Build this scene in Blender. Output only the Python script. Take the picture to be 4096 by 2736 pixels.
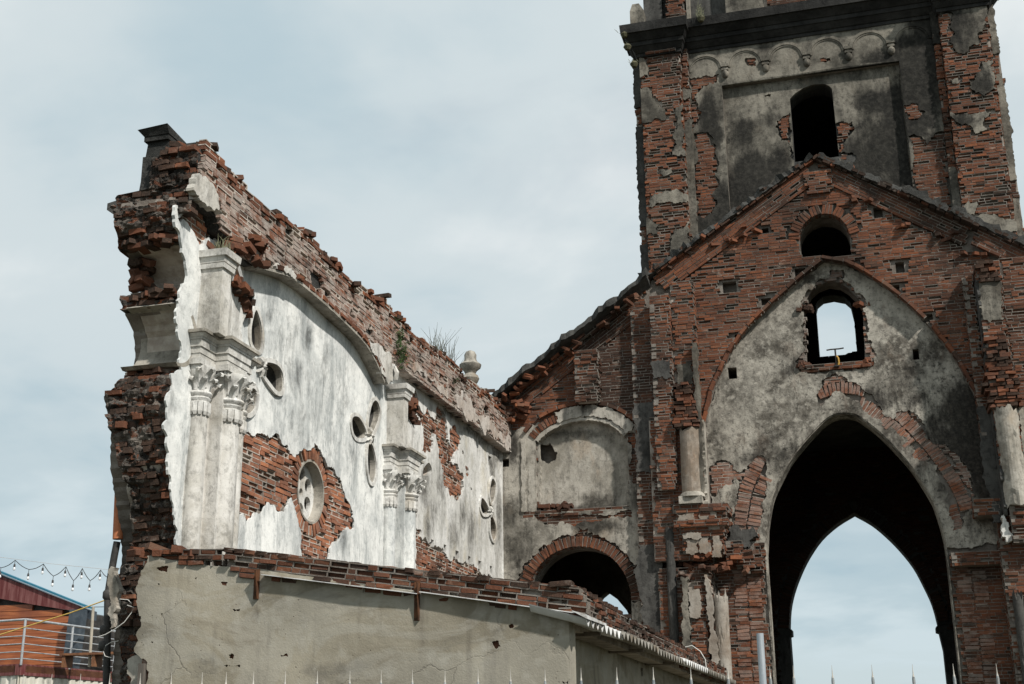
import bpy, bmesh, math, random
import numpy as np
from mathutils import Vector, Matrix
from mathutils.geometry import delaunay_2d_cdt

for _o in list(bpy.data.objects):
    bpy.data.objects.remove(_o)
scene = bpy.context.scene
COL = scene.collection
rad = math.radians

# ------------------------------------------------------------------ camera
PW, PH, FPX = 4096.0, 2736.0, 5159.2                 # photograph size and focal length in its pixels
YAW, PITCH, ROLL = rad(15.536), rad(17.597), rad(-0.512)
CAM = np.array([0.0, 0.0, 1.6])
_r0 = np.array([math.cos(YAW), math.sin(YAW), 0.0]); _f0 = np.array([-math.sin(YAW), math.cos(YAW), 0.0])
_z = np.array([0, 0, 1.0])
FWD = math.cos(PITCH)*_f0 + math.sin(PITCH)*_z
_u0 = -math.sin(PITCH)*_f0 + math.cos(PITCH)*_z
RGT = math.cos(ROLL)*_r0 + math.sin(ROLL)*_u0
UPV = -math.sin(ROLL)*_r0 + math.cos(ROLL)*_u0
cam_d = bpy.data.cameras.new('camera'); cam_o = bpy.data.objects.new('camera', cam_d); COL.objects.link(cam_o)
cam_d.sensor_fit = 'HORIZONTAL'; cam_d.sensor_width = 36.0; cam_d.lens = 36.0*FPX/PW
cam_d.clip_start = 0.05; cam_d.clip_end = 3000.0
_m = Matrix.Identity(4)
for _i in range(3):
    _m[_i][0] = RGT[_i]; _m[_i][1] = UPV[_i]; _m[_i][2] = -FWD[_i]; _m[_i][3] = CAM[_i]
cam_o.matrix_world = _m
scene.camera = cam_o
scene.render.resolution_x = 1024; scene.render.resolution_y = 684

# ------------------------------------------------------------------ sky and sun
SUN = np.array([0.62, -0.41, 0.68]); SUN = SUN/np.linalg.norm(SUN)
world = bpy.data.worlds.new('World'); scene.world = world; world.use_nodes = True
wn = world.node_tree; wn.nodes.clear()
def wnode(t, **k):
    n = wn.nodes.new(t)
    for a, b in k.items(): setattr(n, a, b)
    return n
w_out = wnode('ShaderNodeOutputWorld'); w_bg = wnode('ShaderNodeBackground'); w_bg.inputs['Strength'].default_value = 0.1
w_sky = wnode('ShaderNodeTexSky', sky_type='NISHITA', sun_disc=False)
w_sky.sun_elevation = math.asin(SUN[2]); w_sky.sun_rotation = math.atan2(SUN[0], SUN[1])
w_sky.air_density = 1.0; w_sky.dust_density = 1.2
w_tc = wnode('ShaderNodeTexCoord'); w_sep = wnode('ShaderNodeSeparateXYZ')
wn.links.new(w_tc.outputs['Generated'], w_sep.inputs[0])
def wmath(op, a, b=None, clamp=False):
    n = wnode('ShaderNodeMath', operation=op, use_clamp=clamp)
    for i, v in enumerate((a, b)):
        if v is None: continue
        if isinstance(v, (int, float)): n.inputs[i].default_value = v
        else: wn.links.new(v, n.inputs[i])
    return n.outputs[0]
_den = wmath('ADD', wmath('MAXIMUM', w_sep.outputs[2], 0.0), 0.22)
w_cmb = wnode('ShaderNodeCombineXYZ')
wn.links.new(wmath('DIVIDE', w_sep.outputs[0], _den), w_cmb.inputs[0])
wn.links.new(wmath('DIVIDE', w_sep.outputs[1], _den), w_cmb.inputs[1])
def wnoise(scale, detail, rough, dist, off):
    mp = wnode('ShaderNodeMapping'); mp.inputs['Location'].default_value = off
    mp.inputs['Scale'].default_value = (1.0, 1.15, 1.0)
    wn.links.new(w_cmb.outputs[0], mp.inputs[0])
    n = wnode('ShaderNodeTexNoise'); wn.links.new(mp.outputs[0], n.inputs['Vector'])
    n.inputs['Scale'].default_value = scale; n.inputs['Detail'].default_value = detail
    n.inputs['Roughness'].default_value = rough; n.inputs['Distortion'].default_value = dist
    return n.outputs[0]
def wramp(fac, stops):
    r = wnode('ShaderNodeValToRGB'); wn.links.new(fac, r.inputs[0]); e = r.color_ramp.elements
    r.color_ramp.interpolation = 'EASE'
    while len(e) < len(stops): e.new(0.5)
    for i, (p, c) in enumerate(stops):
        e[i].position = p; e[i].color = c if len(c) == 4 else (*c, 1)
    return r.outputs[0]
_cl = wramp(wnoise(1.25, 6.0, 0.52, 0.2, (9.2, 4.1, 0)), [(0.34, (4.9, 6.1, 6.7)), (0.49, (6.4, 7.2, 7.5)), (0.62, (7.9, 8.4, 8.5))])
_mask = wramp(wmath('ADD', wnoise(1.3, 6.0, 0.56, 0.4, (7.7, 0.4, 0)), wmath('MULTIPLY', wmath('SUBTRACT', w_sep.outputs[2], 0.30), 0.35)), [(0.33, (0.86,)*3), (0.50, (1.0,)*3)])
w_low = wnode('ShaderNodeMix', data_type='RGBA', blend_type='MULTIPLY'); w_low.inputs['B'].default_value = (.78, .86, .90, 1)      # thinner, bluer cloud towards the horizon
wn.links.new(wramp(w_sep.outputs[2], [(0.12, (1.0,)*3), (0.33, (0.0,)*3)]), w_low.inputs['Factor']); wn.links.new(_cl, w_low.inputs['A']); _cl = w_low.outputs['Result']
w_mix = wnode('ShaderNodeMix', data_type='RGBA')
wn.links.new(_mask, w_mix.inputs['Factor']); wn.links.new(w_sky.outputs[0], w_mix.inputs['A']); wn.links.new(_cl, w_mix.inputs['B'])
wn.links.new(w_mix.outputs['Result'], w_bg.inputs['Color']); wn.links.new(w_bg.outputs[0], w_out.inputs[0])

sun_d = bpy.data.lights.new('sun', 'SUN'); sun_d.energy = 4.9; sun_d.angle = rad(2.2); sun_d.color = (1.0, 0.955, 0.89)
sun_o = bpy.data.objects.new('sun', sun_d); COL.objects.link(sun_o)
sun_o.rotation_euler = Vector(SUN).to_track_quat('Z', 'Y').to_euler(); sun_o.location = (20, -15, 30)

vs = scene.view_settings
vs.view_transform = 'Standard'; vs.look = 'None'; vs.gamma = 1.0; vs.use_curve_mapping = False; vs.exposure = 0.0

# ------------------------------------------------------------------ photo pixels to places on known planes
RNG = np.random.default_rng(7)
random.seed(7)
ZOOM = dict(p=(0, 0, 4096/2347), r1=(380, 480, .638), r2=(380, 1400, .852), r3=(900, 1000, .8291), r4=(1900, 1500, .788),
            r5=(2440, 0, .7053), r6=(2440, 1000, .7053), r7=(2440, 1900, .7053), r8=(0, 2000, .4695),
            z1=(700, 950, .4785), z2=(1450, 1450, .4785), z3=(2440, 0, .4464), z4=(3500, 0, .574), z5=(2550, 1700, .6608),
            z6=(3700, 900, .574), z7=(3700, 1700, .661), z8=(1900, 1000, .5102), s=(0, 0, 1.0))
def src(reg, pts):
    x0, y0, k = ZOOM[reg]
    return [(x0 + k*a, y0 + k*b) for a, b in pts]
def ray(x, y):
    return ((x - PW/2)*RGT - (y - PH/2)*UPV)/FPX + FWD
def uvY(Y, reg, pts):                                  # -> (X, Z) on the plane Y
    out = []
    for x, y in src(reg, pts):
        d = ray(x, y); p = CAM + d*(Y/d[1]); out.append((p[0], p[2]))
    return out
def uvX(X, reg, pts):                                  # -> (Y, Z) on the plane X
    out = []
    for x, y in src(reg, pts):
        d = ray(x, y); p = CAM + d*(X/d[0]); out.append((p[1], p[2]))
    return out
def to_px(P):
    v = np.asarray(P, float) - CAM
    z = v @ FWD
    z = np.where(np.abs(z) < 1e-6, 1e-6, z)
    return np.stack([(v @ RGT)/z*FPX + PW/2, -(v @ UPV)/z*FPX + PH/2], -1), z

class Frame:
    def __init__(s, O, U, V, N):
        s.O, s.U, s.V, s.N = [np.array(q, float) for q in (O, U, V, N)]
    def pt(s, u, v, n=0.0):
        u = np.asarray(u, float)[..., None]; v = np.asarray(v, float)[..., None]; n = np.asarray(n, float)[..., None]
        return s.O + u*s.U + v*s.V + n*s.N
    def turned(s, u, v, ang, n=0.0):                   # same plane, origin at (u, v), rotated by ang
        c, q = math.cos(ang), math.sin(ang)
        return Frame(s.pt(u, v, n), c*s.U + q*s.V, -q*s.U + c*s.V, s.N)
def FY(Y): return Frame((0, Y, 0), (1, 0, 0), (0, 0, 1), (0, -1, 0))      # u = X, v = Z, faces the camera
def FX(X): return Frame((X, 0, 0), (0, 1, 0), (0, 0, 1), (1, 0, 0))       # u = Y, v = Z, faces +X
def FXn(X): return Frame((X, 0, 0), (0, -1, 0), (0, 0, 1), (-1, 0, 0))    # faces -X

# ------------------------------------------------------------------ mesh tools
def link(name, me, mat=None, parent=None, kind=None):
    o = bpy.data.objects.new(name, me); COL.objects.link(o)
    if mat is not None and me is not None and not me.materials: me.materials.append(mat)
    if parent is not None: o.parent = parent
    if kind: o['kind'] = kind
    return o
def mesh_from(V, Fc, name='mesh', vattr=None, fattr=None, smooth=False):
    me = bpy.data.meshes.new(name)
    V = np.asarray(V, np.float32)
    if isinstance(Fc, np.ndarray):
        n, k = Fc.shape
        me.vertices.add(len(V)); me.vertices.foreach_set('co', V.ravel())
        me.loops.add(n*k); me.loops.foreach_set('vertex_index', Fc.astype(np.int32).ravel())
        me.polygons.add(n); me.polygons.foreach_set('loop_start', np.arange(0, n*k, k, dtype=np.int32))
        me.polygons.foreach_set('use_smooth', np.zeros(n, bool)); me.update(calc_edges=True)
    else:
        me.from_pydata([tuple(map(float, q)) for q in V], [], [tuple(int(i) for i in f) for f in Fc]); me.update()
    if vattr:
        for k_, a in vattr.items():
            at = me.attributes.new(k_, 'FLOAT', 'POINT'); at.data.foreach_set('value', np.asarray(a, np.float32))
    if fattr:
        for k_, a in fattr.items():
            at = me.attributes.new(k_, 'FLOAT', 'FACE'); at.data.foreach_set('value', np.asarray(a, np.float32))
    if smooth:
        me.polygons.foreach_set('use_smooth', np.ones(len(me.polygons), bool))
    return me
class MB:
    """collects faces of one part"""
    def __init__(s): s.v = []; s.f = []
    def add(s, V, Fc):
        b = len(s.v); s.v.extend([tuple(map(float, q)) for q in V]); s.f.extend([tuple(i + b for i in f) for f in Fc])
        return s
    def box(s, x0, x1, y0, y1, z0, z1):
        V = [(x, y, z) for z in (z0, z1) for y in (y0, y1) for x in (x0, x1)]
        return s.add(V, [(0, 2, 3, 1), (4, 5, 7, 6), (0, 1, 5, 4), (2, 6, 7, 3), (0, 4, 6, 2), (1, 3, 7, 5)])
    def loft(s, rings, cap0=True, cap1=True, closed=True):
        n = len(rings[0]); V = [q for r in rings for q in r]; Fc = []
        for i in range(len(rings) - 1):
            for j in range(n if closed else n - 1):
                k = (j + 1) % n
                Fc.append((i*n + j, i*n + k, (i + 1)*n + k, (i + 1)*n + j))
        if cap0: Fc.append(tuple(range(n - 1, -1, -1)))
        if cap1: Fc.append(tuple((len(rings) - 1)*n + j for j in range(n)))
        return s.add(V, Fc)
    def lathe(s, cx, cy, prof, seg=20):
        rings = [[(cx + r*math.cos(2*math.pi*j/seg), cy + r*math.sin(2*math.pi*j/seg), z) for j in range(seg)] for r, z in prof]
        return s.loft(rings)
    def tube(s, pts, r, seg=8):
        pts = [np.array(p, float) for p in pts]; rings = []
        for i, p in enumerate(pts):
            t = pts[min(i + 1, len(pts) - 1)] - pts[max(i - 1, 0)]; t = t/np.linalg.norm(t)
            a = np.array([0, 0, 1.0]) if abs(t[2]) < .9 else np.array([1.0, 0, 0])
            x = np.cross(t, a); x /= np.linalg.norm(x); y = np.cross(t, x)
            rr = r[i] if isinstance(r, (list, tuple)) else r
            rings.append([p + rr*(math.cos(2*math.pi*j/seg)*x + math.sin(2*math.pi*j/seg)*y) for j in range(seg)])
        return s.loft(rings)
    def build(s, name, mat, parent=None, smooth=False, kind=None):
        me = mesh_from(s.v, s.f, name, smooth=False)
        bm = bmesh.new(); bm.from_mesh(me); bmesh.ops.recalc_face_normals(bm, faces=bm.faces); bm.to_mesh(me); bm.free()
        if smooth:
            me.polygons.foreach_set('use_smooth', np.ones(len(me.polygons), bool)); me.set_sharp_from_angle(angle=rad(38))
        return link(name, me, mat, parent, kind)

def inpoly(P, poly):
    P = np.asarray(P, float); x, y = P[:, 0], P[:, 1]; r = np.zeros(len(P), bool)
    q = np.asarray(poly, float); n = len(q)
    for i in range(n):
        x1, y1 = q[i]; x2, y2 = q[(i + 1) % n]
        if y1 == y2: continue
        c = ((y1 > y) != (y2 > y)) & (x < (x2 - x1)*(y - y1)/(y2 - y1) + x1)
        r ^= c
    return r
def rag(poly, amp=.03, step=.07, seed=0, closed=True, drift=.5):
    """broken outline: midpoint displacement, jagged at every scale"""
    g = np.random.default_rng(seed); q = [np.array(p, float) for p in poly]; n = len(q); out = []
    def cut(a, b):
        d = b - a; L = float(np.hypot(*d))
        if L < step*.62: out.append(tuple(a)); return
        m = a + d*g.uniform(.38, .62) + np.array([-d[1], d[0]])/L*float(np.clip(g.normal(0, 1), -1.8, 1.8))*min(.17*L, amp*1.5)
        cut(a, m); cut(m, b)
    for i in range(n if closed else n - 1): cut(q[i], q[(i + 1) % n])
    if not closed: out.append(tuple(q[-1]))
    return out
def rect(x0, z0, x1, z1): return [(x0, z0), (x1, z0), (x1, z1), (x0, z1)]

def slab(fr, inc, exc=(), n0=-.02, n1=0.0, grid=None, dark=None, wob=0.0, seed=0):
    """sheet with real thickness over the union of inc minus exc; dark: list of (px, py, rx, ry, strength) stains and painted shadows"""
    vs_, es = [], []
    for poly in list(inc) + list(exc):
        b = len(vs_); vs_.extend([Vector((float(p[0]), float(p[1]))) for p in poly]); n = len(poly)
        es.extend([(b + i, b + (i + 1) % n) for i in range(n)])
    if grid:
        A = np.concatenate([np.asarray(p, float) for p in inc]); g = np.random.default_rng(seed + 5)
        (u0, v0), (u1, v1) = A.min(0), A.max(0)
        uu, vv = np.meshgrid(np.arange(u0, u1, grid), np.arange(v0, v1, grid)); G = np.stack([uu.ravel(), vv.ravel()], 1)
        G += g.uniform(-.25, .25, G.shape)*grid
        k = np.zeros(len(G), bool)
        for p in inc: k |= inpoly(G, p)
        for p in exc: k &= ~inpoly(G, p)
        vs_.extend([Vector((float(a), float(b))) for a, b in G[k]])
    r = delaunay_2d_cdt(vs_, es, [], 0, 1e-5)
    P = np.array([(v[0], v[1]) for v in r[0]]); T = np.array([f for f in r[2]], int)
    c = P[T].mean(1); k = np.zeros(len(T), bool)
    for p in inc: k |= inpoly(c, p)
    for p in exc: k &= ~inpoly(c, p)
    T = T[k]
    a = P[T[:, 1]] - P[T[:, 0]]; b = P[T[:, 2]] - P[T[:, 0]]; ar = a[:, 0]*b[:, 1] - a[:, 1]*b[:, 0]
    T = T[np.abs(ar) > 1e-9]; ar = ar[np.abs(ar) > 1e-9]
    T[ar < 0] = T[ar < 0][:, ::-1]
    used = np.unique(T); mp = -np.ones(len(P), int); mp[used] = np.arange(len(used)); P = P[used]; T = mp[T]
    m = len(P); E = {}
    for t in T:
        for i in range(3):
            a_, b_ = int(t[i]), int(t[(i + 1) % 3]); E[(a_, b_)] = E.get((a_, b_), 0) + 1
    bd = [(a_, b_) for (a_, b_) in E if (b_, a_) not in E]
    nn = np.full(m, n1, float)
    if wob:
        g = np.random.default_rng(seed + 9); f = g.uniform(.8, 2.2, (5, 2)); ph = g.uniform(0, 6.28, 5)
        for i in range(5): nn += wob*.45*np.sin(P[:, 0]*f[i, 0]*2 + P[:, 1]*f[i, 1]*2*(-1)**i + ph[i])
    V = np.concatenate([fr.pt(P[:, 0], P[:, 1], nn), fr.pt(P[:, 0], P[:, 1], np.full(m, n0))])
    Fc = [tuple(t) for t in T] + [(int(t[2]) + m, int(t[1]) + m, int(t[0]) + m) for t in T]
    Fc += [(b_, a_, a_ + m, b_ + m) for a_, b_ in bd]
    va = None
    if dark is not None:
        px, _ = to_px(V); d = np.zeros(len(V)); e = np.zeros(len(V))
        for (x, y, rx, ry, st) in dark:
            q = ((px[:, 0] - x)/rx)**2 + ((px[:, 1] - y)/ry)**2
            w = st*np.exp(-q*1.1); d = np.maximum(d, w); e = np.minimum(e, w)
        va = {'dark': d + e}
    return V, Fc, va
def slab_obj(name, mat, parent, *a, kind=None, **k):
    V, Fc, va = slab(*a, **k)
    return link(name, mesh_from(V, Fc, name, vattr=va), mat, parent, kind)

# ------------------------------------------------------------------ things
def thing(name, label, cat, loc=(0, 0, 0), group=None):
    o = bpy.data.objects.new(name, None); COL.objects.link(o); o.empty_display_size = .2
    o['label'] = label; o['category'] = cat
    if group: o['group'] = group
    return o
def tag(o, label, cat, group=None):
    o['label'] = label; o['category'] = cat
    if group: o['group'] = group
    return o

# ------------------------------------------------------------------ bricks
class Masonry:
    """bricks and mortar joints of one thing, collected as records"""
    def __init__(s): s.C = []; s.A = []; s.H = []; s.R = []; s.mC = []; s.mA = []; s.mH = []
    def brick(s, c, ax, h, r=None):
        s.C.append(c); s.A.append(ax); s.H.append(h); s.R.append(random.random() if r is None else r)
    def joint(s, c, ax, h):
        s.mC.append(c); s.mA.append(ax); s.mH.append(h)
    def field(s, fr, inc, exc=(), course=.058, length=.225, joint=.010, miss=.03, worn=.12, proud=.0035, depth=.09, seed=0,
              mortar=True, tone=(0, 1), face=0.0, rub=0.0, wr=(.006, .03)):
        g = np.random.default_rng(seed + 100)
        A = np.concatenate([np.asarray(p, float) for p in inc]); (u0, v0), (u1, v1) = A.min(0), A.max(0)
        ax = np.stack([fr.U, fr.V, fr.N]); rows = []; jrow = []
        nv = int(math.ceil((v1 - v0)/course))
        for i in range(nv):
            v = v0 + (i + .5)*course + g.normal(0, .002); u = u0 - g.uniform(0, length)
            while u < u1:
                L = (length if g.random() < .72 else length*.5)*g.uniform(.88, 1.08)
                rows.append((u + L/2, v, L)); u += L
        rows = np.array(rows); c = rows[:, :2]
        k = np.zeros(len(c), bool)
        for p in inc: k |= inpoly(c, p)
        for p in exc: k &= ~inpoly(c, p)
        ck = k.copy()
        # keep out of openings: both ends must lie inside too, with a little give
        for sgn in (-1, 1):
            e = c + np.stack([sgn*rows[:, 2]*.42, np.zeros(len(c))], 1); kk = np.zeros(len(c), bool)
            for p in inc: kk |= inpoly(e, p)
            for p in exc: kk &= ~inpoly(e, p)
            k2 = k & ~kk
            # shorten bricks that run over an edge
            rows[k2, 0] -= sgn*rows[k2, 2]*.22; rows[k2, 2] *= .55
        rows = rows[k]
        for (u, v, L) in rows:
            mis = g.random() < miss
            off = face + g.normal(0, proud)
            if g.random() < worn: off -= g.uniform(*wr)
            if rub: off += g.normal(0, rub)
            hu = max(.02, L/2 - joint*.5); hv = course/2 - joint*.5*g.uniform(.6, 1.2)
            if not mis:
                tl = g.normal(0, .012 + rub*.4)
                U = math.cos(tl)*fr.U + math.sin(tl)*fr.V; Vv = -math.sin(tl)*fr.U + math.cos(tl)*fr.V
                s.brick(fr.pt(u, v, off - depth/2), np.stack([U, Vv, fr.N]), (hu, hv*g.uniform(.92, 1.0), depth/2), g.uniform(*tone))
            if mortar:
                s.joint(fr.pt(u, v + course/2, face - .004 + g.normal(0, .003) - depth/2), ax, (L/2, joint*.6, depth/2))
                s.joint(fr.pt(u + L/2, v, face - .005 + g.normal(0, .003) - depth/2), ax, (joint*.6, course/2, depth/2))
    def voussoirs(s, fr, path, thick=.22, width=.068, face=0.0, depth=.1, seed=0, miss=.03, tone=(0, 1), jit=.01, joint=.012, only=None):
        """bricks set on edge along a path (uv), standing to its left side"""
        g = np.random.default_rng(seed + 300); q = [np.array(p, float) for p in path]
        L = [0.0]
        for a, b in zip(q, q[1:]): L.append(L[-1] + np.linalg.norm(b - a))
        t = width/2
        while t < L[-1]:
            i = max(j for j in range(len(L)) if L[j] <= t); i = min(i, len(q) - 2)
            f = (t - L[i])/(L[i + 1] - L[i]); p = q[i] + (q[i + 1] - q[i])*f; d = (q[i + 1] - q[i]); d = d/np.linalg.norm(d)
            nrm = np.array([-d[1], d[0]]); th = thick*g.uniform(.9, 1.04)
            if only is not None:
                q_ = p + nrm*thick/2
                if not any(inpoly([q_], pl)[0] for pl in only):
                    t += width; continue
            if g.random() > miss:
                cu, cv = p + nrm*th/2; a = g.normal(0, .03)
                dd = math.cos(a)*d + math.sin(a)*nrm; nn = -math.sin(a)*d + math.cos(a)*nrm
                s.brick(fr.pt(cu, cv, face + g.normal(0, jit) - depth/2),
                        np.stack([dd[0]*fr.U + dd[1]*fr.V, nn[0]*fr.U + nn[1]*fr.V, fr.N]), (width/2 - joint/2, th/2, depth/2), g.uniform(*tone))
            cu, cv = p + nrm*thick/2 + d*width/2
            s.joint(fr.pt(cu, cv, face - .012 - depth/2), np.stack([d[0]*fr.U + d[1]*fr.V, nrm[0]*fr.U + nrm[1]*fr.V, fr.N]), (joint*.55, thick/2, depth/2))
            t += width*g.uniform(.94, 1.06)
    def loose(s, c, size=(.11, .05, .035), tilt=.35, seed=None, r=None):
        g = np.random.default_rng(seed if seed is not None else random.randrange(10**6))
        R = Matrix.Rotation(g.uniform(-math.pi, math.pi), 3, 'Z') @ Matrix.Rotation(g.normal(0, tilt), 3, 'X') @ Matrix.Rotation(g.normal(0, tilt), 3, 'Y')
        A = np.array(R).T
        s.brick(np.array(c, float), np.stack([A[0], A[2], A[1]]), (size[0], size[2], size[1]), r)
    def finish(s, parent, mat, mortar_mat, single=300, seed=0, jit=.06):
        if not s.C: return
        C = np.array(s.C); A = np.array(s.A); H = np.array(s.H); R = np.array(s.R); g = np.random.default_rng(seed)
        px, z = to_px(C)
        vis = (px[:, 0] > 20) & (px[:, 0] < PW - 20) & (px[:, 1] > 20) & (px[:, 1] < PH - 20) & (z > 0)
        front = np.einsum('ij,ij->i', A[:, 2], CAM - C) > 0
        size = np.partition(H, 1, 1)[:, 1:].prod(1)/z**2*np.where(vis & front, 1, 0)
        order = np.argsort(-size); sel = order[:single]; sel = sel[size[sel] > 0]
        rest = np.setdiff1d(np.arange(len(C)), sel)
        bm_ = BRICKS.setdefault(mat.name, []) or make_brick_meshes(mat)
        for i in sel:
            o = bpy.data.objects.new('brick', bm_[min(27, int(R[i]*28))]); COL.objects.link(o); o.parent = parent
            M = Matrix.Identity(4)
            for k in range(3):
                for j in range(3): M[j][k] = A[i, k, j]*H[i, k]
                M[k][3] = C[i, k]
            o.matrix_world = M
        if len(rest):
            me = boxes(C[rest], A[rest], H[rest], R[rest], g, jit); link('brickwork', me, mat, parent, 'stuff')
        if s.mC:
            me = boxes(np.array(s.mC), np.array(s.mA), np.array(s.mH), np.zeros(len(s.mC)), g, .04); link('mortar_joints', me, mortar_mat, parent, 'stuff')
SG = np.array([(-1, -1, -1), (1, -1, -1), (1, 1, -1), (-1, 1, -1), (-1, -1, 1), (1, -1, 1), (1, 1, 1), (-1, 1, 1)], float)
QF = np.array([(4, 5, 6, 7), (0, 1, 5, 4), (1, 2, 6, 5), (2, 3, 7, 6), (3, 0, 4, 7), (3, 2, 1, 0)])
def boxes(C, A, H, R, g, jit):
    n = len(C); S = SG[None] + g.normal(0, jit, (n, 8, 3))*np.array([.35, 1.0, .25])
    L = S*H[:, None, :]
    V = C[:, None, :] + np.einsum('nki,nij->nkj', L, A)
    # keep faces outward whatever the handedness of the axes
    det = np.linalg.det(A); F_ = QF[None] + (np.arange(n)*8)[:, None, None]
    F_ = np.where((det < 0)[:, None, None], F_[:, :, ::-1], F_)
    return mesh_from(V.reshape(-1, 3), F_.reshape(-1, 4), 'bricks', fattr={'rnd': np.repeat(R, 6)})
BRICKS = {}
def make_brick_meshes(mat):
    g = np.random.default_rng(42); worn = mat.name in ('brick', 'grimy_brick'); bev, js = (.15, 2.0) if worn else (.055, 1.0)
    for i in range(28):
        bm = bmesh.new(); bmesh.ops.create_cube(bm, size=2.0)
        bmesh.ops.bevel(bm, geom=list(bm.edges), offset=bev, segments=1, affect='EDGES', profile=.5)
        for v in bm.verts:
            v.co.x += g.normal(0, .018*js); v.co.y += g.normal(0, .045*js); v.co.z += g.normal(0, .03*js)
        me = bpy.data.meshes.new('brick'); bm.to_mesh(me); bm.free()
        at = me.attributes.new('rnd', 'FLOAT', 'FACE'); at.data.foreach_set('value', np.full(len(me.polygons), (i + .5)/28, np.float32))
        me.materials.append(mat); BRICKS[mat.name].append(me)
    return BRICKS[mat.name]

def smooth(pts, k=4, closed=False):
    q = [np.array(p, float) for p in pts]; n = len(q); out = []
    for i in range(n if closed else n - 1):
        if closed: a, b, c, d = q[(i - 1) % n], q[i], q[(i + 1) % n], q[(i + 2) % n]
        else: a, b, c, d = q[max(i - 1, 0)], q[i], q[i + 1], q[min(i + 2, n - 1)]
        for j in range(k):
            t = j/k; out.append(tuple(.5*(2*b + (c - a)*t + (2*a - 5*b + 4*c - d)*t*t + (3*b - a - 3*c + d)*t**3)))
    if not closed: out.append(tuple(q[-1]))
    return out
def offset(path, d):
    """polyline shifted to its left by d"""
    q = [np.array(p, float) for p in path]; out = []
    for i, p in enumerate(q):
        t = q[min(i + 1, len(q) - 1)] - q[max(i - 1, 0)]; t = t/max(np.linalg.norm(t), 1e-9)
        out.append(tuple(p + d*np.array([-t[1], t[0]])))
    return out
def band(path, d0, d1): return offset(path, d0) + offset(path, d1)[::-1]
def brick_box(mt, x0, x1, y0, y1, z0, z1, faces='FR', seed=0, core=None, parent=None, mat=None, **k):
    """masonry block: bricks on its front (-Y), right (+X), left (-X) faces and top over a solid core"""
    if 'F' in faces: mt.field(FY(y0), [rect(x0, z0, x1, z1)], seed=seed, **k)
    if 'R' in faces: mt.field(FX(x1), [rect(y0, z0, y1, z1)], seed=seed + 1, **k)
    if 'L' in faces: mt.field(FXn(x0), [rect(-y1, z0, -y0, z1)], seed=seed + 2, **k)
    if parent is not None:
        i = .05
        MB().box(x0 + (i if 'L' in faces else 0), x1 - i, y0 + i, y1, z0, z1 - .02).build(core or 'masonry_core', mat, parent)

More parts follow.
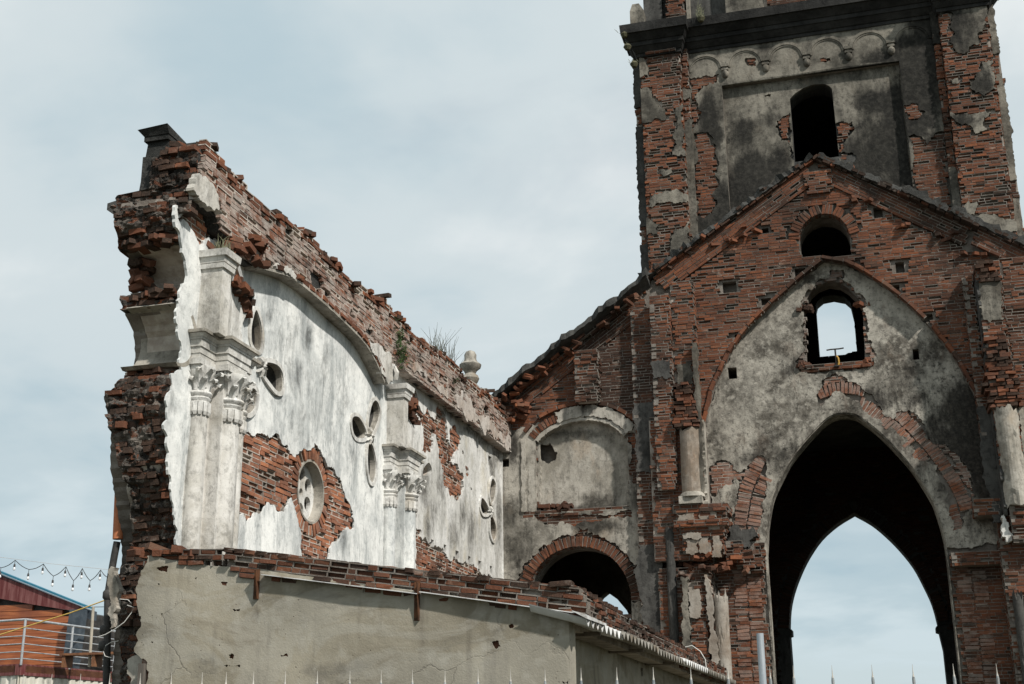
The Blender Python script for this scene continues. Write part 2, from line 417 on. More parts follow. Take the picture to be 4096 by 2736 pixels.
# ------------------------------------------------------------------ materials
class NT:
    def __init__(s, name):
        s.m = bpy.data.materials.new(name); s.m.use_nodes = True; s.t = s.m.node_tree; s.t.nodes.clear()
        s.out = s.n('ShaderNodeOutputMaterial'); s.b = s.n('ShaderNodeBsdfPrincipled'); s.l(s.b.outputs[0], s.out.inputs[0])
        s.geo = s.n('ShaderNodeNewGeometry'); s.pos = s.geo.outputs['Position']
    def n(s, t, **k):
        q = s.t.nodes.new(t)
        for a, b in k.items(): setattr(q, a, b)
        return q
    def l(s, a, b): s.t.links.new(a, b)
    def put(s, sock, v):
        if isinstance(v, (int, float)): sock.default_value = v
        elif isinstance(v, (tuple, list)): sock.default_value = (*v, 1) if len(v) == 3 and len(sock.default_value) == 4 else v
        else: s.l(v, sock)
    def scaled(s, sc, off=(0, 0, 0)):
        q = s.n('ShaderNodeMapping'); q.inputs['Scale'].default_value = sc; q.inputs['Location'].default_value = off; s.l(s.pos, q.inputs[0]); return q.outputs[0]
    def noise(s, scale, detail=4, rough=.55, dist=0.0, vec=None):
        q = s.n('ShaderNodeTexNoise'); s.l(vec if vec is not None else s.pos, q.inputs['Vector'])
        q.inputs['Scale'].default_value = scale; q.inputs['Detail'].default_value = detail
        q.inputs['Roughness'].default_value = rough; q.inputs['Distortion'].default_value = dist
        return q.outputs[0]
    def voro(s, scale, feature='F1', vec=None, out='Distance', rand=1.0):
        q = s.n('ShaderNodeTexVoronoi', feature=feature); s.l(vec if vec is not None else s.pos, q.inputs['Vector'])
        q.inputs['Scale'].default_value = scale; q.inputs['Randomness'].default_value = rand
        return q.outputs[out]
    def math(s, op, a, b=0.0, clamp=False):
        q = s.n('ShaderNodeMath', operation=op, use_clamp=clamp); s.put(q.inputs[0], a); s.put(q.inputs[1], b); return q.outputs[0]
    def step(s, v, a, b, lo=0.0, hi=1.0):
        q = s.n('ShaderNodeMapRange', interpolation_type='SMOOTHSTEP'); s.put(q.inputs['Value'], v)
        q.inputs['From Min'].default_value = a; q.inputs['From Max'].default_value = b
        q.inputs['To Min'].default_value = lo; q.inputs['To Max'].default_value = hi; return q.outputs[0]
    def mix(s, f, a, b, blend='MIX'):
        q = s.n('ShaderNodeMix', data_type='RGBA', blend_type=blend); s.put(q.inputs['Factor'], f); s.put(q.inputs['A'], a); s.put(q.inputs['B'], b); return q.outputs['Result']
    def ramp(s, f, stops, interp='LINEAR'):
        q = s.n('ShaderNodeValToRGB'); s.put(q.inputs[0], f); e = q.color_ramp.elements; q.color_ramp.interpolation = interp
        while len(e) < len(stops): e.new(.5)
        for i, (p, c) in enumerate(stops): e[i].position = p; e[i].color = (*c, 1)
        return q.outputs[0]
    def attr(s, name):
        q = s.n('ShaderNodeAttribute', attribute_name=name); return q.outputs['Fac']
    def bump(s, h, strength=.5, dist=.02):
        q = s.n('ShaderNodeBump'); q.inputs['Strength'].default_value = strength; q.inputs['Distance'].default_value = dist; s.l(h, q.inputs['Height']); return q.outputs[0]
    def done(s, col, rough=.9, bump=None, spec=.25, metal=0.0):
        s.put(s.b.inputs['Base Color'], col); s.put(s.b.inputs['Roughness'], rough); s.put(s.b.inputs['Metallic'], metal)
        s.b.inputs['Specular IOR Level'].default_value = spec
        if bump is not None: s.l(bump, s.b.inputs['Normal'])
        return s.m

def m_brick(name='brick', lime=0.0, near_black=0.0, gain=1.0, sat=(.88, .76)):
    t = NT(name)
    oi = t.n('ShaderNodeObjectInfo'); r = t.attr('rnd')
    c = t.ramp(r, [(0.0, (.110, .052, .036)), (.14, (.150, .064, .040)), (.30, (.128, .062, .043)), (.44, (.180, .074, .043)), (.58, (.118, .060, .044)), (.70, (.155, .068, .042)),
                   (.82, (.225, .092, .050)), (.91, (.150, .092, .070)), (.955, (.085, .055, .045)), (1.0, (.036, .031, .028))])
    c = t.mix(1.0, c, (gain, gain*sat[0], gain*sat[1]), 'MULTIPLY')
    f = t.noise(9, 6, .65); c = t.mix(t.step(f, .40, .75, 0, .5), c, (.115, .062, .045))
    fine = t.noise(70, 5, .6); c = t.mix(t.step(fine, .52, .78, 0, .5), c, (.27, .15, .10))
    big = t.noise(.55, 6, .62, .4); c = t.mix(t.step(big, .45, .66, 0, .80), c, (.028, .022, .018))
    med = t.noise(2.6, 6, .65, .3); c = t.mix(t.step(med, .53, .72, 0, .62), c, (.042, .034, .029))
    dust = t.noise(4.2, 5, .6, .2, t.scaled((1, 1, 1.4), (3, 7, 2))); c = t.mix(t.step(dust, .60, .76, 0, .55), c, (.33, .28, .235))
    if lime:
        lm = t.noise(3.4, 7, .68, .3, t.scaled((1, 1, 1.6), (5, 1, 9))); c = t.mix(t.step(lm, .36, .62, 0, lime), c, (.43, .39, .35))
    if near_black: c = t.mix(near_black, c, (.012, .011, .010))  # near-black mix: soot on outer brick, painted shade inside the tower
    h = t.math('ADD', t.math('MULTIPLY', fine, .5), t.noise(22, 5, .6))
    return t.done(c, .93, t.bump(h, .7, .012), .15)
def m_mortar(name='mortar', k=1.0):
    t = NT(name)
    a = t.noise(6, 6, .6); c = t.mix(t.step(a, .3, .7), tuple(k*x for x in (.26, .22, .185)), tuple(k*x for x in (.42, .38, .335)))
    b = t.noise(.6, 5, .6, .4); c = t.mix(t.step(b, .48, .70, 0, .75), c, (.055, .048, .042))
    d = t.noise(3.1, 6, .65); c = t.mix(t.step(d, .55, .72, 0, .55), c, (.075, .06, .05))
    return t.done(c, .95, t.bump(t.noise(45, 5, .6), .8, .012), .1)
def m_plaster(name, base, light, grey, dark, streak=.5, blot=.35, pits=.5, lightamt=.6, thr=.60, bump=.35, brown=None, sc=1.0):
    """old lime render: mottled, with run-off streaks, mould (the vertex layer 'dark' says where more of it grows) and pits"""
    t = NT(name)
    a = t.noise(1.1*sc, 8, .62, .3); c = t.mix(t.step(a, .36, .64), base, light)
    w = t.noise(5.5*sc, 8, .68, .2); c = t.mix(t.step(w, .46, .66, 0, lightamt), c, light)
    s1 = t.noise(2.6*sc, 7, .62, .25, t.scaled((1.6, 1.6, .34))); c = t.mix(t.step(s1, .46, .70, 0, streak), c, grey)
    s2 = t.noise(9*sc, 5, .6, 0, t.scaled((1.3, 1.3, .30), (4, 2, 1))); c = t.mix(t.step(s2, .54, .74, 0, streak*.75), c, grey)
    if brown is not None:
        bn = t.noise(1.7*sc, 6, .6, .2, t.scaled((1, 1, .6), (9, 3, 4))); c = t.mix(t.step(bn, .54, .72, 0, .6), c, brown)
    gr = t.noise(26*sc, 6, .66, .1, t.scaled((1, 1, .45), (2, 8, 3))); c = t.mix(t.math('MULTIPLY', t.math('MULTIPLY', t.step(gr, .50, .64), t.step(s1, .40, .62)), min(1.0, streak*1.1)), c, grey)
    dk = t.attr('dark'); n1 = t.noise(1.5*sc, 10, .70, .5, t.scaled((1, 1, .7), (1, 5, 2)))
    v = t.math('ADD', t.math('MULTIPLY', dk, 1.05), t.math('MULTIPLY', t.math('SUBTRACT', n1, .5), 1.5))
    v = t.math('ADD', v, t.math('MULTIPLY', t.math('SUBTRACT', w, .5), .55)); v = t.math('ADD', v, t.math('MULTIPLY', t.math('SUBTRACT', s2, .5), .5))
    c = t.mix(t.math('MULTIPLY', t.step(t.math('ADD', t.math('MULTIPLY', dk, -1.0), t.math('MULTIPLY', t.math('SUBTRACT', w, .5), .9)), .15, .75), .6), c, light)
    dcol = t.mix(t.step(t.noise(11*sc, 7, .7, .2), .40, .68), dark, grey)
    c = t.mix(t.step(v, thr - .30, thr + .22, 0, .94), c, dcol)
    n2 = t.noise(9*sc, 9, .74); c = t.mix(t.math('MULTIPLY', t.step(n2, .49, .64), t.math('ADD', blot, t.math('MULTIPLY', dk, .3)), True), c, dark)
    sp = t.noise(70, 5, .7); c = t.mix(t.math('MULTIPLY', t.step(sp, .60, .70), .45), c, dark)
    p = t.voro(26, 'F1'); pn = t.noise(3.3, 4, .6)
    pit = t.math('MULTIPLY', t.step(p, .16, .10), t.step(pn, .52, .62)); c = t.mix(t.math('MULTIPLY', pit, pits), c, tuple(x*.35 for x in grey))
    h = t.math('ADD', t.math('MULTIPLY', t.noise(38, 7, .65), .6), t.math('ADD', t.math('MULTIPLY', t.noise(7, 6, .6), 1.2), t.math('MULTIPLY', pit, -1.0)))
    return t.done(c, .92, t.bump(h, bump, .03), .18)
def m_cement():
    t = NT('cement_render')
    a = t.noise(.9, 7, .6, .3); c = t.mix(t.step(a, .32, .68), (.185, .163, .122), (.335, .303, .238))
    w = t.noise(4, 8, .65); c = t.mix(t.step(w, .5, .7, 0, .5), c, (.39, .37, .32))
    s = t.noise(3, 6, .6, .1, t.scaled((1.8, 1.8, .25))); c = t.mix(t.step(s, .50, .70, 0, .75), c, (.14, .122, .095))
    g = t.noise(1.6, 7, .65, .4, t.scaled((.6, .6, 1.5), (3, 1, 8))); c = t.mix(t.step(g, .53, .70, 0, .7), c, (.145, .135, .115))
    dk = t.attr('dark'); c = t.mix(t.math('MULTIPLY', t.step(t.math('ADD', dk, t.math('MULTIPLY', t.noise(6, 6, .65), .5)), .45, .95), .75), c, (.075, .062, .048))
    tr = t.noise(1.1, 5, .7, 1.2, t.scaled((.5, .5, 1.1), (2, 6, 4))); c = t.mix(t.step(tr, .44, .52, 0, .32), c, (.40, .385, .34)); tr2 = t.noise(2.3, 7, .7, .6, t.scaled((.35, .35, 1.3), (8, 1, 2))); c = t.mix(t.step(tr2, .56, .66, 0, .5), c, (.19, .165, .125))
    p = t.voro(17, 'F1'); pit = t.math('MULTIPLY', t.step(p, .14, .08), t.step(t.noise(2.6, 4, .6), .53, .62)); c = t.mix(t.math('MULTIPLY', pit, .8), c, (.09, .07, .055))
    # hairline cracks: edges of large warped cells
    wv = t.n('ShaderNodeVectorMath', operation='ADD'); nz = t.n('ShaderNodeTexNoise'); t.l(t.pos, nz.inputs['Vector']); nz.inputs['Scale'].default_value = 2.2; nz.inputs['Detail'].default_value = 6
    sc_ = t.n('ShaderNodeVectorMath', operation='SCALE'); t.l(nz.outputs['Color'], sc_.inputs[0]); sc_.inputs['Scale'].default_value = .55
    t.l(t.scaled((.55, .55, 1.0)), wv.inputs[0]); t.l(sc_.outputs[0], wv.inputs[1])
    e = t.voro(.85, 'DISTANCE_TO_EDGE', wv.outputs[0]); cr = t.math('MULTIPLY', t.step(e, .007, .001), t.step(t.noise(.8, 3), .46, .58)); c = t.mix(t.math('MULTIPLY', cr, .3), c, (.07, .06, .05))
    h = t.math('ADD', t.math('MULTIPLY', t.noise(60, 6, .65), .5), t.math('ADD', t.noise(6, 5, .6), t.math('MULTIPLY', t.math('ADD', pit, t.math('MULTIPLY', cr, .4)), -1.0)))
    return t.done(c, .93, t.bump(h, .4, .02), .15)
def m_simple(name, c1, c2, scale=6, rough=.6, metal=0.0, spec=.4, bump=.15, vec=None, rust=None):
    t = NT(name); v = t.scaled(vec) if vec else None
    a = t.noise(scale, 6, .6, .2, v); c = t.mix(t.step(a, .35, .68), c1, c2)
    if rust:
        r = t.noise(5, 7, .65, .3); c = t.mix(t.step(r, .52, .66, 0, .85), c, rust)
    return t.done(c, rough, t.bump(t.noise(scale*6, 4), bump, .01), spec, metal)

M = {}
M['brick'] = m_brick(); M['brick_limed'] = m_brick('limed_brick', .62); M['brick_orange'] = m_brick('orange_brick', 0, 0, 1.8, (.98, .92)); M['brick_tower'] = m_brick('tower_brick', 0, .03, .98); M['brick_pale'] = m_brick('dusty_brick', .28, 0, 1.1); M['brick_dark'] = m_brick('grimy_brick', 0, .18, 1.0); M['brick_shaded'] = m_brick('shaded_brick', 0, .72); M['mortar'] = m_mortar(); M['mortar_pale'] = m_mortar('mortar_pale', 1.25)  # the brick for the tower's inside has its shade mixed into the colour
M['rubble'] = m_mortar('rubble_mortar', .55); M['mortar_tower'] = m_mortar('tower_mortar', .55)
M['white'] = m_plaster('limewash_plaster', (0.4923, 0.5044, 0.4914), (0.7483, 0.7469, 0.716), (0.2855, 0.3026, 0.3014), (0.1083, 0.1115, 0.1076), streak=.70, blot=.22, pits=.5, lightamt=.7, thr=.58, bump=.22)
M['pier'] = m_plaster('pier_plaster', (0.4836, 0.465, 0.4232), (0.6696, 0.6603, 0.6324), (0.2511, 0.2418, 0.2232), (0.0837, 0.07998, 0.07254), streak=.6, blot=.36, pits=.4, lightamt=.6, thr=.58, bump=.3, brown=(.46, .40, .31))
M['weathered'] = m_plaster('weathered_plaster', (0.2268, 0.208, 0.173), (0.42, 0.392, 0.3422), (0.126, 0.116, 0.09936), (0.042, 0.0384, 0.03238), streak=.65, blot=.4, pits=.7, lightamt=.6, thr=.58, bump=.3, brown=(.33, .26, .19))
M['tower'] = m_plaster('tower_plaster', (0.06587, 0.06052, 0.05024), (0.2557, 0.2345, 0.195), (0.03659, 0.03415, 0.0295), (0.01134, 0.01115, 0.009936), streak=.55, blot=.5, pits=.9, lightamt=.35, thr=.40, bump=.4, brown=(.105, .085, .062))
M['tympanum'] = m_plaster('tympanum_plaster', (0.08211, 0.07276, 0.06006), (0.4029, 0.3733, 0.3197), (0.04703, 0.0419, 0.03523), (0.01517, 0.01408, 0.01263), streak=.5, blot=.7, pits=1.0, lightamt=.75, thr=.47, bump=.45, brown=(.125, .09, .066), sc=1.3)
M['black'] = m_plaster('shade_black_plaster', (.038, .037, .035), (.085, .083, .078), (.025, .025, .024), (.014, .014, .014), streak=.5, blot=.3, pits=.4, lightamt=.35, thr=.6, bump=.5)  # near-black colour paints shade on inner walls, reveals and unlit faces
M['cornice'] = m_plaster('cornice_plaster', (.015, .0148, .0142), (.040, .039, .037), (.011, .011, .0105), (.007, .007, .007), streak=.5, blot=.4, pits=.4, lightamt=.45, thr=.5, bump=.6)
M['moss'] = m_plaster('mossy_coping', (.026, .026, .024), (.075, .074, .069), (.018, .018, .017), (.011, .0115, .0105), streak=.3, blot=.45, pits=.5, lightamt=.4, thr=.55, bump=.9)
M['dark_plaster'] = m_plaster('dark_pier_plaster', (0.048, 0.0464, 0.0432), (0.096, 0.0936, 0.0864), (0.0288, 0.028, 0.0264), (0.0144, 0.014, 0.0136), streak=.6, blot=.5, pits=.5, lightamt=.4, thr=.55, bump=.4)
M['buff'] = m_plaster('buff_column_plaster', (0.1944, 0.1548, 0.1188), (0.3384, 0.3096, 0.27), (0.1728, 0.144, 0.1188), (0.072, 0.0612, 0.0504), streak=.5, blot=.3, pits=.6, lightamt=.5, thr=.60, bump=.35, brown=(.34, .20, .11))
M['cement'] = m_cement()
def m_broken():
    t = NT('broken_masonry'); a = t.noise(5, 8, .7, .3); c = t.mix(t.step(a, .38, .66), (.045, .040, .036), (.21, .185, .16))
    b = t.noise(7, 6, .6, .2, t.scaled((1, 1, 2.4), (4, 4, 1))); c = t.mix(t.step(b, .52, .60, 0, .85), c, (.17, .066, .036))
    d = t.noise(1.3, 6, .65, .3, t.scaled((1, 1, 1), (7, 2, 5))); c = t.mix(t.step(d, .46, .66, 0, .85), c, (.022, .020, .018))
    return t.done(c, .95, t.bump(t.math('ADD', t.noise(28, 7, .7), t.noise(80, 4, .6)), .9, .03), .1)
M['broken'] = m_broken()
M['aisle'] = m_plaster('aisle_plaster', (0.1353, 0.1241, 0.1039), (0.4073, 0.3788, 0.3278), (0.06888, 0.06363, 0.05432), (0.02411, 0.0223, 0.01871), streak=.65, blot=.45, pits=.8, lightamt=.55, thr=.50, bump=.35, brown=(.22, .175, .13))
M['weathered_white'] = m_plaster('stained_limewash', (0.45, 0.441, 0.4095), (0.648, 0.639, 0.612), (0.306, 0.297, 0.27), (0.09, 0.0855, 0.0765), streak=.6, blot=.28, pits=.6, lightamt=.6, thr=.50, bump=.28, brown=(.47, .42, .31))
M['weathered_pier'] = m_plaster('stained_pier_plaster', (0.414, 0.391, 0.345), (0.6256, 0.6072, 0.5704), (0.2116, 0.2024, 0.184), (0.0782, 0.0736, 0.0644), streak=.62, blot=.4, pits=.4, lightamt=.6, thr=.62, bump=.25, brown=(.42, .36, .27))
M['band_wash'] = m_plaster('lime_wash_remains', (.34, .28, .23), (.5, .46, .42), (.22, .18, .15), (.08, .07, .06), streak=.4, blot=.4, pits=.6, lightamt=.5, thr=.58, bump=.5, brown=(.3, .17, .11))

# ================================================================== the ground
gm = m_simple('weedy_ground', (.055, .055, .035), (.105, .095, .065), 1.5, .95, bump=.4, spec=.1)
g_o = MB().box(-600, 600, -300, 900, -1.0, 0.0).build('ground', gm); g_o['kind'] = 'structure'

# ================================================================== the bell tower
TOW = thing('bell_tower', 'tall ruined brick bell tower with flaking grey plaster above a huge pointed arch', 'tower')
mt = Masonry()
G0, G1 = FY(24.0), FY(24.2)
ROOF = [(-7.0, 8.25), (-5.93, 9.0), (-5.04, 9.61), (-4.27, 10.15), (-3.83, 10.5), (-2.98, 11.03), (-2.06, 11.7), (-1.35, 12.15), (-.85, 12.46), (-.42, 12.66),
        (0.0, 12.5), (.35, 12.25), (1.09, 11.7), (1.87, 11.17), (2.47, 10.82), (3.17, 10.32), (6.3, 8.2)]
def roof_z(x): return float(np.interp(x, [p[0] for p in ROOF], [p[1] for p in ROOF]))
TXL, TXR = -3.9, 6.3
roof_t = [(TXL, roof_z(TXL))] + [p for p in ROOF if p[0] > TXL]
base_out = [(TXL, 0), (TXR, 0)] + roof_t[::-1]
# openings traced on the wall planes
arch_l = uvY(24.2, 'r7', [(885, 300), (912, 135)]) + uvY(24.2, 'r6', [(960, 1300), (1010, 1205), (1080, 1110), (1160, 1020), (1235, 950)])
arch_r = uvY(24.2, 'r6', [(1300, 925), (1385, 928), (1440, 960), (1530, 1030), (1620, 1120), (1700, 1210), (1770, 1310), (1830, 1410)]) + uvY(24.2, 'r7', [(1850, 180), (1882, 280), (1905, 370)])
arch_path = [(-1.93, 0), (-1.93, 5.0)] + smooth(arch_l + arch_r, 4) + [(1.265, 4.8), (1.27, 0)]           # left foot, over the top, right foot
arch_hole = arch_path + [(1.27, -.5), (-1.93, -.5)]
ty_l = [(-2.87, 7.55)] + uvY(24.1, 'r6', [(590, 790), (640, 680), (700, 560), (800, 430), (900, 330), (1000, 240), (1100, 150), (1215, 62)])
ty_r = uvY(24.1, 'r6', [(1330, 80), (1450, 140), (1600, 240), (1750, 370), (1850, 480), (1950, 610), (2010, 715)]) + [(2.05, 7.6), (2.13, 7.1)]
ty_path = [(-2.87, 5.0)] + smooth(ty_l, 3) + smooth(ty_r, 3) + [(2.14, 5.0)]
ty_hole = [(-2.87, -.5)] + ty_path + [(2.14, -.5)]
ty_win = uvY(24.2, 'r6', [(1113, 655), (1098, 330), (1108, 285), (1135, 235), (1180, 195), (1240, 172), (1300, 180), (1350, 210), (1400, 260), (1432, 310), (1447, 640)])
g_win_arc = [(-.85 + .0, 11.05), (-.83, 11.2), (-.74, 11.36), (-.6, 11.48), (-.4, 11.54), (-.2, 11.5), (-.05, 11.4), (.05, 11.25), (.1, 11.05)]
g_win = [(-.83, 10.66)] + g_win_arc + [(.1, 10.62)]
put_px = [(635, 178, 718, 237), (855, 270, 915, 303), (1045, 100, 1110, 145), (1340, 72, 1410, 122), (1617, 65, 1673, 122), (1570, 198, 1645, 235), (1775, 360, 1835, 400), (705, 475, 745, 515)]
put_t = [(668, 670, 722, 730), (1715, 565, 1756, 622)]
def grow(r, d): return rect(r[0][0] - d, r[0][1] - d*.4, r[2][0] + d, r[2][1] + d*.4)
def px_rect(Y, reg, r):
    (x0, z1), (x1, z0) = uvY(Y, reg, [(r[0], r[1]), (r[2], r[3])]); return rect(x0, z0, x1, z1)
putlogs = [px_rect(24.0, 'r6', r) for r in put_px] + [px_rect(24.0, 'r5', r) for r in [(765, 1265, 815, 1310), (860, 1290, 900, 1325), (1055, 1030, 1105, 1070), (1287, 1012, 1330, 1055), (1492, 1172, 1550, 1225), (1660, 1185, 1720, 1235), (2070, 1270, 2110, 1310)]]
putlogs_t = [px_rect(24.2, 'r6', r) for r in put_t]

# masonry cores: the gable layer in front, the wall behind it with the openings
slab_obj('gable_core', M['rubble'], TOW, G0, [base_out], [ty_hole, g_win] + putlogs, n0=-.2, n1=-.06)
back_out = [(TXL, 0), (TXR, 0), (TXR, 8.0), (2.9, 10.3), (.2, 12.2), (-.7, 12.2), (-3.5, 10.5), (TXL, 10.2)]
slab_obj('wall_core', M['rubble'], TOW, G1, [back_out], [arch_hole, ty_win, g_win] + putlogs_t, n0=-.5, n1=-.055)
# gable brickwork
RAKE = .40
rake_l = [(x, z) for x, z in ROOF if -3.9 < x < -.3]; rake_l = [(-3.9, roof_z(-3.9))] + rake_l
rake_r = [p for p in ROOF if -.3 < p[0] < 3.4]
rake_ex = [rake_l + [(x, z - RAKE*1.2) for x, z in rake_l][::-1], rake_r + [(x, z - RAKE*1.2) for x, z in rake_r][::-1]]
gw_ring = band(g_win_arc, 0, .2)
mt.field(G0, [base_out], [ty_hole, g_win, gw_ring] + [grow(p, .045) for p in putlogs] + rake_ex, seed=1, miss=.03, worn=.14, wr=(.01, .045))
mt.voussoirs(G0, g_win_arc, .2, .066, face=.012, depth=.2, seed=2, miss=0)
mt.voussoirs(G0, ty_path[1:], .065, .21, face=.045, depth=.16, seed=3, miss=.06, jit=.012)
def along(mt, fr, a, b, rows, z_drop, seed, **k):
    """courses laid along a slope from a to b"""
    a = np.array(a); b = np.array(b); d = b - a; L = float(np.hypot(*d)); f2 = fr.turned(a[0], a[1], math.atan2(d[1], d[0]))
    mt.field(f2, [rect(0, -z_drop, L, -z_drop + rows*.068)], seed=seed, **k)
along(mt, G0, (-3.75, roof_z(-3.75)), (-.62, roof_z(-.62)), 6, RAKE, 11, miss=.05, worn=.15, face=.03)
along(mt, G0, (-.1, roof_z(-.1)), (2.35, roof_z(2.35)), 6, RAKE, 12, miss=.06, worn=.15, face=.03)
along(mt, G0, (2.4, roof_z(2.4) + .02), (4.2, roof_z(4.2) + .02), 5, RAKE - .05, 13, miss=.06, worn=.15, face=.12)
along(mt, G0, (4.2, roof_z(4.2)), (6.2, roof_z(6.2)), 6, RAKE, 14, miss=.06)
# ragged coping: two loose courses proud of the rake, then black mossy mortar lumps
def coping(mt, parent, a, b, seed, out=.14, lump=.07, drop=.0, name='coping_mortar'):
    g = np.random.default_rng(seed); a = np.array(a, float); b = np.array(b, float); d = b - a; L = float(np.hypot(*d)); d /= L; nrm = np.array([-d[1], d[0]])
    ax = np.stack([d[0]*G0.U + d[1]*G0.V, nrm[0]*G0.U + nrm[1]*G0.V, G0.N])
    for row in range(2):
        t = 0.0
        while t < L:
            w = g.uniform(.1, .24)
            if g.random() > .12:
                p = a + d*(t + w/2) + nrm*(drop + .03 + row*.06)
                mt.brick(G0.pt(p[0], p[1], out - .17 + g.normal(0, .03)), ax, (w/2 - .008, .028, .17), g.uniform(0, 1) if g.random() < .35 else .995)
            t += w
    mb = MB(); t = 0.0; k = 0
    N = int(L/.085); top = []; 
    rings = []
    for i in range(N + 1):
        p = a + d*(L*i/N) + nrm*(drop + .075); h = lump*(.6 + abs(g.normal(0, .7))); o = out + g.normal(.03, .035)
        c0 = p - nrm*.03; c1 = p + nrm*h
        rings.append([G0.pt(c0[0], c0[1], o), G0.pt(c1[0], c1[1], o - .03), G0.pt(c1[0], c1[1] + .02, o - .25), G0.pt(c1[0], c1[1], -.5), G0.pt(c0[0], c0[1], -.5)])
    mb.loft(rings); return mb.build(name, M['moss'], parent)
coping(mt, TOW, (-3.9, roof_z(-3.9)), (-2.98, roof_z(-2.98)), 20, out=.16)
coping(mt, TOW, (-2.98, roof_z(-2.98)), (-.42, roof_z(-.42)), 21, out=.12)
coping(mt, TOW, (-.42, roof_z(-.42)), (1.1, roof_z(1.1)), 22, out=.12)
coping(mt, TOW, (1.1, roof_z(1.1)), (3.3, roof_z(3.3)), 23, out=.2, lump=.11)
coping(mt, TOW, (3.3, roof_z(3.3)), (6.3, roof_z(6.3)), 24, out=.2, lump=.1)
mt.field(FY(23.93), [rect(-.66, 11.95, -.12, 12.42)], seed=26, miss=.08)                                  # stub under the apex
for i in range(16):                                                                                     # bricks knocked loose along the rake
    x = random.uniform(-3.7, 3.2); mt.loose((x, 23.9 + random.uniform(-.04, .2), roof_z(x) + random.uniform(-.02, .12)), (.09, .05, .028), tilt=.4, r=random.choice([.995, .995, .4]))
for x, z in [(-2.3, 11.05), (-1.8, 11.35), (.35, 11.8), (1.2, 11.15), (1.9, 10.7), (2.3, 10.35)]:           # ends of roof timbers' brick pockets
    for j in range(3): mt.loose((x + random.uniform(-.2, .2), 23.97, z + random.uniform(-.14, .14)), (.1, .05, .028), tilt=.15)

# tympanum plaster with the brick arch showing through
ex_arc = uvY(24.2, 'r6', [(1170, 830), (1200, 740), (1260, 695), (1330, 720), (1380, 750), (1430, 790), (1490, 820), (1515, 860), (1545, 905), (1605, 965), (1620, 925), (1650, 898), (1700, 910), (1750, 950),
                          (1785, 1010), (1780, 1060), (1840, 1100), (1900, 1095), (1960, 1150), (2010, 1210), (2050, 1300), (2068, 1390)]) + uvY(24.2, 'r7', [(2050, 130), (2020, 210), (1990, 305), (1950, 320), (1920, 230), (1925, 150)]) + \
         uvY(24.2, 'r6', [(1900, 1340), (1865, 1290), (1862, 1225), (1800, 1200), (1750, 1190), (1720, 1120), (1640, 1050), (1560, 985), (1470, 935), (1420, 872), (1340, 832), (1280, 800), (1225, 850), (1195, 895)])
ex_l1 = uvY(24.2, 'r6', [(560, 1240), (620, 1195), (690, 1212), (735, 1258), (705, 1330), (640, 1350), (600, 1400), (560, 1380)])
ex_l2 = uvY(24.2, 'r6', [(735, 1262), (790, 1215), (835, 1165), (880, 1180), (890, 1230), (888, 1295), (876, 1418)]) + uvY(24.2, 'r7', [(858, 250), (835, 365), (700, 395), (690, 260), (722, 150), (735, 40)])
ex_win = uvY(24.2, 'r6', [(1085, 330), (1092, 280), (1120, 228), (1165, 190), (1240, 158), (1300, 160), (1380, 210), (1452, 285), (1455, 480), (1490, 520), (1512, 600), (1500, 640), (1380, 682), (1240, 692), (1080, 692), (1050, 640), (1082, 600), (1092, 450)])
ex_top = uvY(24.2, 'r6', [(1245, 118), (1325, 112), (1330, 158), (1245, 160)])
arc_ring = [arch_path[i] for i in range(len(arch_path))]
vring1, vring2 = offset(arc_ring, .11), offset(arc_ring, .37)
exposed = [rag(p, .025, .06, 40 + i) for i, p in enumerate([ex_arc, ex_l1, ex_l2, ex_win, ex_top])]
lower = [(-2.95, -.2), (2.2, -.2), (2.2, 4.75), (1.9, 4.8), (1.5, 4.72), (1.27, 4.9), (-1.9, 4.95), (-2.0, 5.05), (-2.25, 4.95), (-2.5, 5.2), (-2.95, 5.3)]
ty_fill = [(p[0], p[1]) for p in ty_path]
blobs_ty = src('r6', [(1250, 760), (900, 1080), (1000, 1150), (1850, 1000), (1950, 900), (1700, 850), (1980, 1150), (1000, 640), (1180, 850), (1680, 730), (800, 1150), (1550, 850)])
blobs_ty = [(x, y, 140, 130, -.6) for x, y in src('r6', [(1000, 300), (900, 480), (800, 700), (1500, 250), (1650, 400), (750, 950), (1100, 900)])] + [(x, y, 110, 80, .55) for x, y in blobs_ty] + [(x, y, 220, 300, .9) for x, y in src('r6', [(2080, 1050)])]  # the last, large blob paints the right pier's cast shadow
slab_obj('tympanum_plaster', M['tympanum'], TOW, G1, [rag(ty_fill, .012, .1, 50)], [arch_hole, ty_win] + exposed + [rag(lower, .04, .08, 51)] + putlogs_t, n0=-.05, n1=.016, grid=.14, dark=blobs_ty, wob=.008)
ringband = band(arc_ring, .1, .60)
mx = Masonry()
mx.field(G1, [ex_arc, ex_l1, ex_l2, ex_win, ex_top], [arch_hole, ty_win, ringband], seed=55, miss=.02)
mx.voussoirs(G1, vring1, .235, .066, face=.008, depth=.12, seed=56, only=[ex_arc, ex_l2, lower], miss=.03)
mx.voussoirs(G1, vring2, .235, .066, face=.004, depth=.12, seed=57, only=[ex_arc, ex_l2, lower], miss=.05)
mt.field(G1, [rect(-2.9, 1.5, -1.95, 5.25), rect(1.28, 1.5, 2.2, 4.85)], [band([p for p in arc_ring if p[1] > 4.9], .1, .6), ex_l2, ex_l1], seed=58, miss=.04, worn=.2)
# arch reveals: bricks round the intrados
for i in range(len(arch_path) - 1):
    a, b = np.array(arch_path[i]), np.array(arch_path[i + 1]); d = b - a; L = float(np.hypot(*d))
    if a[1] < 2 and b[1] < 2: continue
slab_obj('arch_reveal', M['tympanum'], TOW, FY(24.26), [offset(arch_path, .0) + offset(arch_path, -.02)[::-1]], [], n0=-.42, n1=.045)

